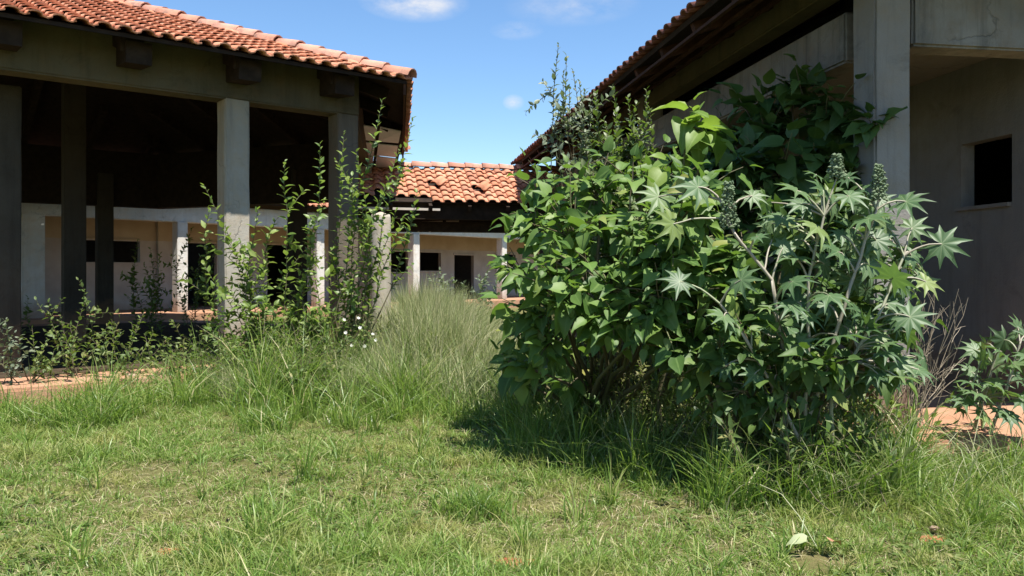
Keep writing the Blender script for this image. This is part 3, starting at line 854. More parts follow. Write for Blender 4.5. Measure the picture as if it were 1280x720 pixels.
def build_walk():
    O = at(575, 340, 16.0); O.z = 0
    T = thing('covered_walkway', 'low covered walkway with a sagging orange tile roof between the two buildings', 'walkway', (O.x, O.y, 0))
    a0, a1 = -2.35, 3.5; ze = 2.78; pitch = math.radians(26); run = 1.85; tp = math.tan(pitch)
    part('floor_slab', slab('floor_slab', [O + EL * a0 + UL * 0.1, O + EL * a1 + UL * 0.1, O + EL * a1 + UL * 3.5, O + EL * a0 + UL * 3.5], -0.1, 0.16, 0.02), M_slab, T)
    E = lambda t, s, dz=0.0: Vector((*(O + EL * t + UL * s).xy, ze + tp * s + dz))
    roof = part('roof', deck('roof', [E(a0, 0.02), E(a1, 0.02), E(a1, run), E(a0, run)], 0.03), M_deck, T)
    B = lambda t, s: Vector((*(O + EL * t + UL * (run + s)).xy, ze + tp * (run - s)))
    part('roof_back', deck('roof_back', [B(a0, 0.01), B(a1, 0.01), B(a1, run), B(a0, run)], 0.03), M_edge_tile, T)
    u = (E(0, 1) - E(0, 0)).normalized(); n = EL.cross(u); w = 0.225; k = int((a1 - a0) / w); rows = 7; ex = run / math.cos(pitch) / rows
    sc = Matrix.Diagonal((w / TW, 1.0, 1.0, 1.0))
    for j in range(rows):
        for i in range(k):
            t = a0 + (i + 0.5) * w
            if j == 0 and t < -0.55: continue
            if j == 1 and t < -1.55 and i % 3 == 0: continue
            M = jit(frame_m(EL, u, n, E(t, 0) + u * (j * ex - 0.05) + n * (0.015 + 0.012 * math.sin(t * 2.1))), 0.008, 0.009)
            if (i, j) in ((8, 3), (12, 2)):
                M = M @ Matrix.Translation((0.02, -0.03, 0.07)) @ Matrix.Rotation(0.55 if i % 2 else -0.6, 4, 'Z') @ Matrix.Rotation(0.16, 4, 'X')
            part('roof_tile', ME_TILE, None, roof, M @ sc)
    for i in range(int((a1 - a0) / 0.39)):
        c = E(a0 + i * 0.39, run, 0.035)
        part('ridge_tile', ME_RIDGE, None, roof, jit(frame_m(-UL, EL, Vector((0, 0, 1)), c), 0.012, 0.04))
    # timbers
    part('beam', bar('beam', E(a0, 0.22, -0.26), E(a1, 0.22, -0.26), 0.16, 0.34), M_wood, T)
    part('beam', bar('beam', E(a0, 3.2, -tp * 3.2 - 0.26), E(a1, 3.2, -tp * 3.2 - 0.26), 0.16, 0.34), M_wood, T)
    part('lower_tie', bar('lower_tie', E(-1.5, 0.9, -tp * 0.9 - 0.42), E(a1, 0.9, -tp * 0.9 - 0.45), 0.14, 0.2), M_wood, T)
    t = a0 + 0.2
    while t < a1:
        part('rafter', bar('rafter', E(t, -0.06, -0.09), E(t, run, -0.09), 0.07, 0.11), M_wood, roof); t += 0.78
    part('batten', bar('batten', E(-2.2, -0.02, -0.12), E(-0.4, 0.0, -0.14), 0.05, 0.045), M_batten, roof)
    part('batten', bar('batten', E(-1.35, 1.2, -tp * 1.2 - 0.36), E(0.15, 1.2, -tp * 1.2 - 0.30), 0.05, 0.06), M_batten, roof)
    for q in range(4):
        part('batten', bar('batten', E(-1.3 + q * 0.24, 1.15, -tp * 1.15 - 0.40), E(-1.18 + q * 0.24, 1.15, -tp * 1.15 - 0.52), 0.06, 0.05), M_batten, roof)
    for q in range(2):
        p = E(-0.2 + q * 1.9, 0.9, 0); zz = 2.42
        part('hanger', bar('hanger', (p.x, p.y, zz - 0.18), (p.x, p.y, zz + 0.1), 0.07, 0.07, up=(0, 1, 0)), M_wood, roof)
    for (px, Y) in ((683, 16.6), (701, 18.0), (735, 17.4)):
        post(T, at(px, 340, Y), 0.15, 2.45, M_darkcol, False)
    return T


def post(T, c, r, z1, m, dome):
    bm = bmesh.new(); prev = None; sides = 14
    prof = [(r * 1.02, 0.0), (r * 0.99, 0.8), (r, 1.6), (r * 0.98, z1 - r * 0.6)] + ([(r * 0.9, z1 - r * 0.25), (r * 0.6, z1 - 0.03), (0.02, z1)] if dome else [(r * 0.97, z1), (0.02, z1 + 0.002)])
    for (rr, z) in prof:
        ring = [bm.verts.new((c.x + rr * math.cos(2 * math.pi * q / sides) * (1 + 0.02 * math.sin(q * 5)), c.y + rr * math.sin(2 * math.pi * q / sides), z)) for q in range(sides)]
        if prev: [bm.faces.new((prev[q], prev[(q + 1) % sides], ring[(q + 1) % sides], ring[q])) for q in range(sides)]
        prev = ring
    bm.faces.new(prev)
    me = bm_done(bm, 'post'); me.polygons.foreach_set('use_smooth', np.ones(len(me.polygons), dtype=bool))
    return part('post' if T else 'round_post', me, m, T)


_p = at(476, 340, 11.2); _p.z = 0
rpost = post(None, _p, 0.142, 2.24, M_post, True)
rpost['label'] = 'worn round-topped concrete post standing before the walkway roof'; rpost['category'] = 'post'
walk = build_walk()


# ------------------------------------------------------------------ leaf shapes (base at the origin, along +y, face up +z, length 1)
def leaf_grid(width, stations, fold=0.12, droop=0.18, wave=0.0, basal=0.0, seed=0):
    r = random.Random(seed); V = []; ve = []; Fc = []
    for i, (t, w) in enumerate(stations):
        y = t - basal * (1 - t) * 0; z = -droop * t * t
        hw = width * w
        wl = wave * math.sin(t * 9 + seed); wr = wave * math.sin(t * 8 + seed * 2 + 1)
        V += [(-hw, y - (basal if i == 0 else 0), z + fold * hw + wl), (0, y, z), (hw, y - (basal if i == 0 else 0), z + fold * hw + wr)]; ve += [1, 0, 1]
        if i:
            a = 3 * (i - 1); b = 3 * i
            Fc += [(a, a + 1, b + 1, b), (a + 1, a + 2, b + 2, b + 1)]
    return np.array(V), Fc, np.array(ve)


HEART = [leaf_grid(0.39, [(0.0, 0.55), (0.10, 0.92), (0.30, 1.0), (0.55, 0.74), (0.8, 0.34), (1.0, 0.02)], f, d, w, 0.07, s) for s, (f, d, w) in enumerate(((0.25, 0.25, 0.02), (0.45, 0.4, 0.045), (0.1, 0.15, 0.03), (0.7, 0.6, 0.06), (0.3, -0.12, 0.05)))]
HEART += [leaf_grid(0.27, [(0.0, 0.3), (0.12, 0.85), (0.35, 1.0), (0.6, 0.7), (0.82, 0.3), (1.0, 0.02)], f, d, 0.03, 0.03, s + 9) for s, (f, d) in enumerate(((0.3, 0.3), (0.5, 0.5)))]
OVATE = [leaf_grid(0.25, [(0.0, 0.05), (0.25, 0.85), (0.5, 1.0), (0.78, 0.55), (1.0, 0.02)], f, d, 0.01, 0, s) for s, (f, d) in enumerate(((0.25, 0.12), (0.4, 0.3)))]
LANCE = [leaf_grid(0.15, [(0.0, 0.1), (0.4, 1.0), (1.0, 0.03)], 0.3, d, 0, 0, s) for s, d in enumerate((0.05, 0.25))]


def palmate(seed, lobes=8, droop=0.3):
    """castor leaf: pointed lobes round the end of the stalk; radius about 0.5, stalk joins at the origin"""
    r = random.Random(seed); V = [(0, 0, 0)]; ve = [0.0]; Fc = []
    span = math.radians(335); ring = []
    for k in range(lobes):
        th = -span / 2 + span * (k + 0.5) / lobes + r.uniform(-0.04, 0.04)
        back = abs(th) / (span / 2); Lk = (0.60 - 0.18 * back ** 1.6) * r.uniform(0.93, 1.07); dth = span / lobes / 2
        ring.append((th, Lk, dth))
    idx = []
    def add(rad, ang, lift, v):
        z = -droop * rad * rad * 1.6 + lift
        V.append((math.sin(ang) * rad, math.cos(ang) * rad, z)); ve.append(v); return len(V) - 1
    sin_ids = [add(0.15 if k in (0, lobes) else 0.26, (ring[0][0] - ring[0][2]) if k == 0 else (ring[-1][0] + ring[-1][2] if k == lobes else (ring[k - 1][0] + ring[k][0]) / 2), 0.012, 1.0) for k in range(lobes + 1)]
    for k, (th, Lk, dth) in enumerate(ring):
        w = 0.075 / max(Lk, 0.2) * 0.78
        a = sin_ids[k]; b = sin_ids[k + 1]
        m1 = add(Lk * 0.55, th, -0.012, 0.0)
        l1 = add(Lk * 0.60, th - w * 1.35, 0.016, 1.0); r1 = add(Lk * 0.60, th + w * 1.35, 0.016, 1.0)
        tip = add(Lk, th + r.uniform(-0.03, 0.03), -0.03 - r.uniform(0, 0.05), 0.3)
        Fc += [(0, m1, l1, a), (0, b, r1, m1), (m1, tip, l1), (m1, r1, tip)]
    return np.array(V), Fc, np.array(ve)


PALM = [palmate(s, l, d) for s, (l, d) in enumerate(((9, 0.12), (9, 0.3), (8, 0.05), (8, 0.4), (9, 0.2)))]


def leaf_meshes(name, protos, mat):
    out = []
    for (V, Fc, ve) in protos:
        me = mesh_np(name, V, Fc, True, ve); me.materials.append(mat); out.append(me)
    return out


def leaf_frame(p, d, n, s):
    d = Vector(d).normalized(); n = Vector(n); n = n - d * n.dot(d)
    if n.length < 1e-3: n = d.orthogonal()
    n.normalize(); x = d.cross(n)
    return frame_m(x * s, d * s, n * s, p)


class Plant:
    """collects stems (tubes) and leaves of ONE plant"""
    def __init__(s, T, mat, protos, stem_mat=None):
        s.T = T; s.mat = mat; s.protos = protos; s.leaves = []; s.sv = []; s.sf = []; s.stem_mat = stem_mat or M_stem

    def tube(s, pts, r0, r1, sides=5):
        pts = [Vector(p) for p in pts]; base = len(s.sv); n = len(pts)
        for i, p in enumerate(pts):
            d = (pts[min(i + 1, n - 1)] - pts[max(i - 1, 0)])
            d = d.normalized() if d.length > 1e-6 else Vector((0, 0, 1))
            a = d.cross(Vector((0.3, 0.9, 0.25))).normalized(); b = d.cross(a); r = r0 + (r1 - r0) * i / max(1, n - 1)
            for q in range(sides):
                an = 2 * math.pi * q / sides; s.sv.append(p + (a * math.cos(an) + b * math.sin(an)) * r)
            if i:
                for q in range(sides):
                    A = base + (i - 1) * sides + q; B = base + (i - 1) * sides + (q + 1) % sides
                    s.sf.append((A, B, B + sides, A + sides))

    def leaf(s, p, d, n, size):
        s.leaves.append((leaf_frame(p, d, n, size), random.randrange(len(s.protos)), size))

    def stems(s, name='stem'):
        if s.sv: part(name, mesh_np(name, np.array([tuple(v) for v in s.sv]), s.sf, True), s.stem_mat, s.T)

    def finish(s, single=0, name='leaf', rest='foliage'):
        s.stems()
        order = list(range(len(s.leaves))); keep = set()
        if single:
            eye = Vector((0, 0, EYE)); info = []
            for i in order:
                M = s.leaves[i][0]; p = M.translation; v = eye - p; dist = v.length
                nrm = Vector((M[0][2], M[1][2], M[2][2])).normalized(); face = abs(nrm.dot(v.normalized()))
                info.append((i, p.x / p.y * 1000, (p.z - EYE) / p.y * 1000, dist, s.leaves[i][2] ** 2 / dist ** 2 * (0.25 + face)))
            cell = {}
            for t in sorted(info, key=lambda q: q[3]):
                cell.setdefault((int(t[1] // 12), int(t[2] // 12)), []).append(t[0])
            rank = {i: k for c in cell.values() for k, i in enumerate(c)}
            best = sorted(info, key=lambda q: -q[4] / (1 + 1.5 * rank[q[0]]))[:single]
            keep = {q[0] for q in best}
            mes = leaf_meshes(name, s.protos, s.mat)
            for i in sorted(keep):
                M, k, _ = s.leaves[i]; part(name, mes[k], None, s.T, M)
        Vs = []; Fs = []; ve = []; k = 0
        for i in order:
            if i in keep: continue
            M, pi, _ = s.leaves[i]; V, Fc, v = s.protos[pi]; A = np.array(M)
            Vs.append(V @ A[:3, :3].T + A[:3, 3]); Fs += [tuple(q + k for q in f) for f in Fc]; ve.append(v); k += len(V)
        if Vs:
            part(rest, mesh_np(rest, np.concatenate(Vs), Fs, True, np.concatenate(ve)), s.mat, s.T, kind='stuff')


def curve(a, b, sag=None, n=6, wob=0.03):
    a = Vector(a); b = Vector(b); L = (b - a).length; m = sag if sag is not None else Vector((0, 0, 0.12 * L)); out = []
    for i in range(n + 1):
        t = i / n; p = a.lerp(b, t) + m * (4 * t * (1 - t)) * 0.5
        if 0 < i < n: p += Vector((random.gauss(0, wob), random.gauss(0, wob), random.gauss(0, wob))) * L * 0.3
        out.append(p)
    return out


UP = Vector((0, 0, 1))


def rv(s=1.0):
    return Vector((random.gauss(0, s), random.gauss(0, s), random.gauss(0, s)))


# ------------------------------------------------------------------ broad-leaved shrubs
def broad_shrub(name, label, base, clumps, mat, size, single, per=1.0, stems=True):
    T = thing(name, label, 'shrub', base)
    P = Plant(T, mat, HEART); base = Vector(base)
    cen = sum((Vector(c[0]) for c in clumps), Vector()) / len(clumps)
    for (c, r, n) in clumps:
        c = Vector(c)
        P.tube(curve(base + rv(0.12) * Vector((1, 1, 0)).x if False else base + Vector((random.gauss(0, .15), random.gauss(0, .12), 0)), c, None, 7, 0.05), 0.022, 0.009)
        nsh = max(3, int(n / 5 * per))
        for q in range(nsh):
            out = (c - cen); out.z *= 0.4
            d = (out.normalized() * 0.5 + rv(0.75) + UP * 0.45 + Vector((0, -0.35, 0))).normalized()
            tip = c + d * r * random.choice((0.7, 0.85, 1.0, 1.15, 1.5, 1.8)); st = c - d * r * 0.3
            pts = curve(st, tip, UP * r * 0.12, 5, 0.03); P.tube(pts, 0.008, 0.003, 4)
            ax = (pts[-1] - pts[0]).normalized(); side = ax.orthogonal().normalized(); m = 7
            for k in range(m):
                t = 0.25 + 0.75 * k / (m - 1); p = pts[0].lerp(pts[-1], t) + UP * r * 0.12 * 2 * t * (1 - t)
                an = k * 2.4 + q; lat = side * math.cos(an) + ax.cross(side) * math.sin(an)
                if k == m - 1: lat = ax
                dd = (lat * 1.0 + ax * 0.45 - UP * random.uniform(0.05, 0.55) + rv(0.15)).normalized()
                if dd.z > 0.5 and k < m - 1: dd.z *= 0.4
                pet = p + dd * 0.05
                nrm = UP * 0.9 + lat * 0.3 + Vector((0.05, -0.45, 0)) + rv(0.28)
                sz = size * random.choice((0.5, 0.65, 0.8, 0.95, 1.1, 1.3)) * random.uniform(0.9, 1.1) * (0.7 if k >= m - 2 else 1.0)
                P.leaf(pet, dd, nrm, sz)
    P.finish(single)
    return T


def C(px, py, Y, rpx, n):
    return (at(px, py, Y), rpx / 1000 * Y, n)


broad_shrub('broad_leaf_shrub', 'big sunlit bush of broad heart-shaped leaves beside the walkway, left of the castor plant', (0.85, 7.0, 0.0),
            [C(698, 260, 6.80, 40, 40), C(745, 245, 6.72, 44, 45), C(805, 245, 6.64, 42, 45), C(671, 295, 6.72, 34, 36), C(715, 300, 6.06, 50, 50), C(785, 300, 5.91, 55, 55),
             C(656, 350, 6.64, 34, 36), C(700, 365, 5.91, 46, 50), C(765, 365, 5.66, 50, 55), C(840, 300, 5.59, 50, 50), C(835, 370, 5.61, 50, 50), C(890, 385, 5.47, 44, 45),
             C(656, 415, 6.64, 28, 28), C(688, 430, 6.06, 36, 30), C(638, 455, 6.72, 22, 22), C(671, 465, 6.15, 26, 24), C(735, 400, 5.91, 40, 30), C(800, 405, 5.59, 40, 30), C(860, 250, 5.75, 45, 40),
             C(900, 330, 5.50, 40, 35), C(930, 410, 5.37, 36, 30), C(870, 430, 5.50, 36, 26), C(760, 270, 7.22, 50, 45), C(700, 330, 7.22, 50, 45), C(810, 340, 6.89, 55, 50), C(750, 380, 7.06, 50, 40),
             C(715, 385, 5.75, 36, 30), C(765, 395, 5.56, 38, 32), C(825, 390, 5.42, 40, 34), C(678, 400, 6.08, 32, 26), C(790, 345, 5.70, 44, 36), C(865, 345, 5.51, 36, 30), C(690, 445, 6.7, 30, 26), C(655, 480, 7.0, 22, 16), C(715, 480, 6.6, 26, 18)],
            M_broad, 0.16, 295)
broad_shrub('broad_leaf_sapling', 'upright shoot of large bright yellow-green leaves standing above the bush', (1.38, 6.5, 0.0),
            [C(857, 158, 6.3, 26, 14), C(850, 190, 6.3, 28, 16)], M_young, 0.22, 60)
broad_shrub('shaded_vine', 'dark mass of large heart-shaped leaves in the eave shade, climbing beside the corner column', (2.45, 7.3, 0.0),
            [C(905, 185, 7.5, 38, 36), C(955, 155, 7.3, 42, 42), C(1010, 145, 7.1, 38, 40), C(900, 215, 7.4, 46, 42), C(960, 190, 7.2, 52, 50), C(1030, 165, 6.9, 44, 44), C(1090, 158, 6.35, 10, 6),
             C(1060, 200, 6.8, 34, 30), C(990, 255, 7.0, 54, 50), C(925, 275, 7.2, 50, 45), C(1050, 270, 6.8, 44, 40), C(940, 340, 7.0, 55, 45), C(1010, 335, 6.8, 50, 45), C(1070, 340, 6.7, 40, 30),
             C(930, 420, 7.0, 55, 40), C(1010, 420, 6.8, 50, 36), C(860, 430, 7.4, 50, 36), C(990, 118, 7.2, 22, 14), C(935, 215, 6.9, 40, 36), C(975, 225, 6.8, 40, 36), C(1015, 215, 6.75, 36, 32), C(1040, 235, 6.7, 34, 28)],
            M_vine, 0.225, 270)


broad_shrub('low_broad_weed', 'dark broad-leaved growth filling in behind and below the castor leaves', (1.75, 5.6, 0.0),
            [C(850, 440, 5.5, 36, 28), C(900, 445, 5.2, 36, 30), C(945, 450, 5.1, 36, 30), C(995, 452, 5.05, 36, 30), C(1045, 455, 5.1, 34, 28), C(925, 490, 5.15, 30, 22), C(975, 492, 5.1, 30, 22), C(875, 485, 5.4, 28, 20), C(1030, 492, 5.15, 28, 20), C(1090, 460, 5.3, 28, 20),
             C(880, 300, 5.9, 40, 34), C(930, 335, 5.7, 42, 36), C(985, 310, 5.7, 40, 34), C(950, 395, 5.55, 42, 36), C(1005, 385, 5.55, 42, 36), C(1060, 395, 5.55, 40, 34), C(1075, 320, 5.75, 38, 30), C(1030, 290, 5.8, 36, 28), C(1110, 400, 5.6, 30, 22)],
            M_lowweed, 0.13, 240)


# ------------------------------------------------------------------ castor plants
def castor(name, label, base, spots, heads, stems, size_px, extra=0):
    T = thing(name, label, 'castor plant', base)
    P = Plant(T, M_castor, PALM, M_stem_pale); base = Vector(base); nodes = []
    for (tips) in stems:
        pts = [base + Vector((random.gauss(0, .1), random.gauss(0, .06), 0))] + [Vector(t) for t in tips]
        dense = []
        for a, b in zip(pts[:-1], pts[1:]):
            dense += curve(a, b, Vector((0, 0, 0)), 5, 0.02)
        P.tube(dense, 0.014, 0.008, 6); nodes += dense[4:]
    for (px, py, Y, s) in spots:
        c = at(px, py, Y); k = s / 1000 * Y * 0.93
        q = min(nodes, key=lambda v: (v - (c - UP * 0.08)).length * (1.0 if v.z < c.z + 0.1 else 1.6))
        P.tube(curve(q, c, UP * 0.05, 6, 0.02), 0.0075, 0.0045, 4)
        out = (c - q); out.z *= 0.3
        d = (out.normalized() * 0.7 - UP * 0.35 + Vector((0, -0.5, 0)) + rv(0.25))
        P.leaf(c, d, UP * 0.75 + Vector((0.05, -0.95, 0)) + rv(0.28), k * random.uniform(0.8, 1.1))
    P.finish(300)
    for (px, py, Y, h) in heads:                 # spiny seed heads: many small burrs round an upright stalk
        c = at(px, py, Y); H = h / 1000 * Y; V = []; Fc = []
        n = 150
        for q in range(n):
            t = q / n; rr = 0.068 * (1 - 0.6 * t) * random.uniform(0.35, 1.0); a = q * 2.4
            p = c + Vector((rr * math.cos(a), rr * math.sin(a), (t - 0.5) * H)); s = random.uniform(0.006, 0.013); k = len(V)
            for (x, y, z) in ((1, 0, 0), (-1, 0, 0), (0, 1, 0), (0, -1, 0), (0, 0, 1), (0, 0, -1)): V.append(p + (Vector((x, y, z)) + rv(0.15)) * s * 1.25)
            for (i, j, m) in ((0, 2, 4), (2, 1, 4), (1, 3, 4), (3, 0, 4), (2, 0, 5), (1, 2, 5), (3, 1, 5), (0, 3, 5)): Fc.append((k + i, k + j, k + m))
        sh = part('seed_head', mesh_np('seed_head', np.array([tuple(v) for v in V]), Fc), M_seed, T, kind='stuff')
        P2 = Plant(T, M_castor, PALM, M_stem_pale); q = min(nodes, key=lambda v: (v - c).length)
        P2.tube(curve(q, c - UP * H * 0.5, UP * 0.02, 4, 0.01) + [c + UP * H * 0.48], 0.008, 0.004, 5); P2.stems('seed_stalk')
    return T


sp = [(823, 246, 5.5, 62), (873, 234, 5.4, 66), (842, 280, 5.35, 66), (947, 296, 5.3, 30), (850, 352, 5.3, 66), (926, 350, 5.2, 66), (990, 352, 5.2, 66), (990, 382, 5.15, 62), (996, 238, 5.4, 60),
      (1029, 238, 5.5, 56), (1061, 245, 5.4, 58), (1085, 273, 5.3, 68), (1022, 284, 5.35, 60), (994, 322, 5.4, 58), (1036, 369, 5.15, 62), (1048, 315, 5.3, 60), (977, 272, 5.5, 52), (1132, 252, 5.4, 70),
      (1177, 305, 5.35, 64), (1116, 347, 5.2, 72), (1137, 396, 5.2, 62), (1047, 420, 5.05, 74), (1008, 395, 5.2, 50), (1095, 300, 5.4, 60), (1140, 285, 5.5, 55), (1075, 390, 5.3, 56), (960, 385, 5.25, 50),
      (1100, 250, 5.55, 52), (1010, 262, 5.6, 50), (1062, 285, 5.5, 50), (905, 395, 5.2, 60), (1085, 330, 5.4, 56), (1030, 330, 5.5, 54), (965, 300, 5.5, 48), (1110, 285, 5.5, 50), (1120, 470, 5.2, 58),
      (1148, 462, 5.3, 50), (1105, 430, 5.2, 52), (1000, 430, 5.2, 50), (940, 245, 5.6, 40), (1150, 335, 5.5, 46), (1020, 218, 5.6, 36), (1060, 222, 5.6, 40), (1000, 300, 5.6, 52), (1065, 350, 5.5, 52)]
for _q in range(40):
    sp.append((random.uniform(900, 1130), random.uniform(400, 480), random.uniform(5.2, 5.9), random.uniform(36, 56)))
for _q in range(85):
    _x = random.uniform(955, 1160); _y = random.uniform(235, 480)
    if _x > 1130 and _y < 300: continue
    sp.append((_x, _y, random.uniform(5.35, 5.85), random.uniform(40, 62)))
castor('castor_bean_plant', 'tall castor plant with pale star-shaped leaves and spiny seed heads before the corner column', (1.85, 5.2, 0.0), [(a, b, Y * 0.945, z) for (a, b, Y, z) in sp],
       [(911, 256, 5.056, 58), (1098, 228, 5.103, 44), (1046, 208, 5.198, 30)],
       [[at(985, 480, 5.103), at(965, 350, 5.056), at(918, 292, 5.056), at(900, 250, 5.103)], [at(1010, 470, 5.103), at(1010, 350, 5.103), at(1030, 270, 5.150)], [at(1030, 470, 5.103), at(1062, 360, 5.056), at(1096, 262, 5.103)],
        [at(1040, 490, 5.103), at(1095, 400, 5.008), at(1130, 320, 5.103)], [at(975, 500, 5.056), at(930, 420, 5.008), at(900, 380, 5.008)]], 60)
castor('castor_bean_plant', 'low young castor plant growing on the paved edge by the grey wall', (3.62, 6.05, 0.2),
       [(1220, 438, 5.9, 46), (1256, 425, 6.0, 46), (1275, 450, 5.85, 48), (1240, 478, 5.75, 50), (1208, 492, 5.8, 44), (1262, 492, 5.7, 48), (1243, 455, 5.9, 42), (1288, 480, 5.7, 46), (1222, 508, 5.7, 44), (1283, 420, 5.95, 44),
        (1200, 510, 5.8, 40), (1250, 512, 5.7, 44), (1232, 430, 6.05, 38), (1272, 410, 6.05, 38), (1215, 465, 6.0, 42), (1268, 470, 6.0, 44), (1238, 498, 5.95, 42), (1290, 510, 5.7, 44), (1228, 450, 5.8, 44), (1252, 440, 5.75, 46), (1268, 455, 5.7, 46), (1212, 478, 5.75, 42), (1230, 520, 5.65, 42), (1262, 520, 5.65, 42), (1205, 500, 5.7, 42), (1278, 500, 5.65, 44), (1248, 485, 5.65, 44), (1285, 445, 5.75, 44), (1222, 492, 5.65, 42)],
       [], [[at(1235, 480, 5.9), at(1245, 440, 5.9)], [at(1260, 480, 5.9), at(1275, 430, 5.9)], [at(1225, 500, 5.85), at(1215, 485, 5.85)]], 55)


# ------------------------------------------------------------------ slender leafy plants
def shoots(name, label, cat, base, tips, mat, protos, leaf, step, single=0, spread=0.05, r0=0.008, branch=0, group=None, fan=0.75, sag=0.0, stem_mat=None):
    """stems from near the base to each tip, with leaves all along the upper part"""
    T = thing(name, label, cat, base, group)
    P = Plant(T, mat, protos, stem_mat); base = Vector(base)
    for (tip, t0) in tips:
        tip = Vector(tip); b = base + Vector((random.gauss(0, spread), random.gauss(0, spread), 0))
        L = (tip - b).length
        side = Vector((random.gauss(0, .15), random.gauss(0, .15), 0)) * min(L, 1.5)
        pts = curve(b, tip, side + UP * sag * L, 8, 0.03); P.tube(pts, r0, 0.0025, 4)
        runs = [(pts, t0)]
        for q in range(branch):
            i = random.randint(3, 6) if t0 < 0.7 else random.randint(6, 7); dd = (pts[-1] - pts[0]).normalized() + rv(0.8); e = pts[i] + dd.normalized() * min(0.38, L * random.uniform(0.14, 0.32))
            bp = curve(pts[i], e, UP * 0.03, 5, 0.02); P.tube(bp, r0 * 0.5, 0.002, 4); runs.append((bp, 0.1))
        for (pp, s0) in runs:
            LL = sum((pp[i + 1] - pp[i]).length for i in range(len(pp) - 1)); n = max(3, int(LL * (1 - s0) / step)); an = random.uniform(0, 6)
            for k in range(n):
                t = s0 + (1 - s0) * k / (n - 1); x = t * (len(pp) - 1); i = min(int(x), len(pp) - 2); p = pp[i].lerp(pp[i + 1], x - i); ax = (pp[i + 1] - pp[i]).normalized()
                an += 2.4; o = ax.orthogonal().normalized(); lat = o * math.cos(an) + ax.cross(o) * math.sin(an)
                dd = lat * fan + ax * (0.55 + 0.5 * (t > 0.9)) + rv(0.15); nn = ax * 0.8 - lat * 0.2 + UP * 0.4 + Vector((0, -0.2, 0)) + rv(0.3)
                P.leaf(p, dd, nn, leaf * random.uniform(0.6, 1.15) * (0.65 if t > 0.93 else 1))
    P.finish(single)
    return T


def tips_at(lst, Y):
    return [(at(px, py, Y + random.uniform(-0.3, 0.3)), t0) for (px, py, t0) in lst]


# small-leaved tree behind the big bush, reaching out past the eave
shoots('small_leaf_tree', 'slim olive-leaved tree rising from behind the bush into the dark eave', 'tree', (1.15, 7.75, 0.0),
       tips_at([(745, 118, 0.55), (765, 108, 0.55), (785, 122, 0.55), (808, 112, 0.55), (735, 140, 0.6), (755, 150, 0.6), (775, 165, 0.6), (800, 150, 0.6), (812, 135, 0.6), (740, 170, 0.6), (790, 185, 0.6), (750, 185, 0.6), (770, 140, 0.6), (795, 130, 0.6)], 7.6),
       M_small, OVATE, 0.095, 0.02, 0, 0.12, 0.012, 16)
shoots('pale_leaf_branch', 'thin pale grey-green sapling whose top stands against the sky beside the eave', 'tree', (0.8, 7.9, 0.0),
       tips_at([(698, 56, 0.76), (708, 70, 0.78), (716, 88, 0.78), (704, 92, 0.8), (724, 102, 0.8), (712, 112, 0.84), (732, 112, 0.82), (738, 122, 0.84)], 7.6), M_greyleaf, OVATE, 0.08, 0.026, 0, 0.05, 0.010, 3)

# the leafy saplings before the pavilion
shoots('leafy_sapling', 'leafy sapling with small bright leaves growing against the sunlit pavilion column', 'sapling', at(318, 475, 9.4).to_3d() * 1.0,
       tips_at([(255, 232, 0.35), (262, 262, 0.35), (282, 285, 0.35), (300, 300, 0.35), (322, 262, 0.35), (345, 275, 0.3), (330, 330, 0.3), (255, 330, 0.5), (300, 370, 0.3), (270, 350, 0.3), (335, 370, 0.2), (285, 400, 0.2), (345, 390, 0.2), (315, 410, 0.2)], 9.3), M_shoot, OVATE, 0.115, 0.036, 0, 0.1, 0.009, 3)
shoots('leafy_sapling', 'slender sapling with two tall leafy shoots against the dark pavilion opening', 'sapling', at(372, 480, 9.3),
       tips_at([(356, 202, 0.25), (400, 180, 0.25), (385, 290, 0.2), (372, 330, 0.3), (352, 340, 0.2), (405, 250, 0.3), (418, 300, 0.3), (350, 400, 0.2), (395, 390, 0.2), (375, 410, 0.2), (410, 400, 0.2), (365, 380, 0.2)], 9.3), M_shoot, OVATE, 0.115, 0.036, 0, 0.1, 0.009, 3)
shoots('leafy_sapling', 'tallest arching sapling before the pavilion corner column, its top against the sky', 'sapling', at(430, 480, 9.4),
       tips_at([(478, 125, 0.3), (516, 148, 0.4), (500, 185, 0.45), (430, 165, 0.25), (420, 200, 0.3), (445, 190, 0.3), (522, 238, 0.5), (495, 262, 0.5), (480, 235, 0.4), (455, 300, 0.3), (505, 270, 0.4), (420, 330, 0.2), (440, 220, 0.3)], 9.4),
       M_shoot, OVATE, 0.11, 0.036, 0, 0.1, 0.011, 2)
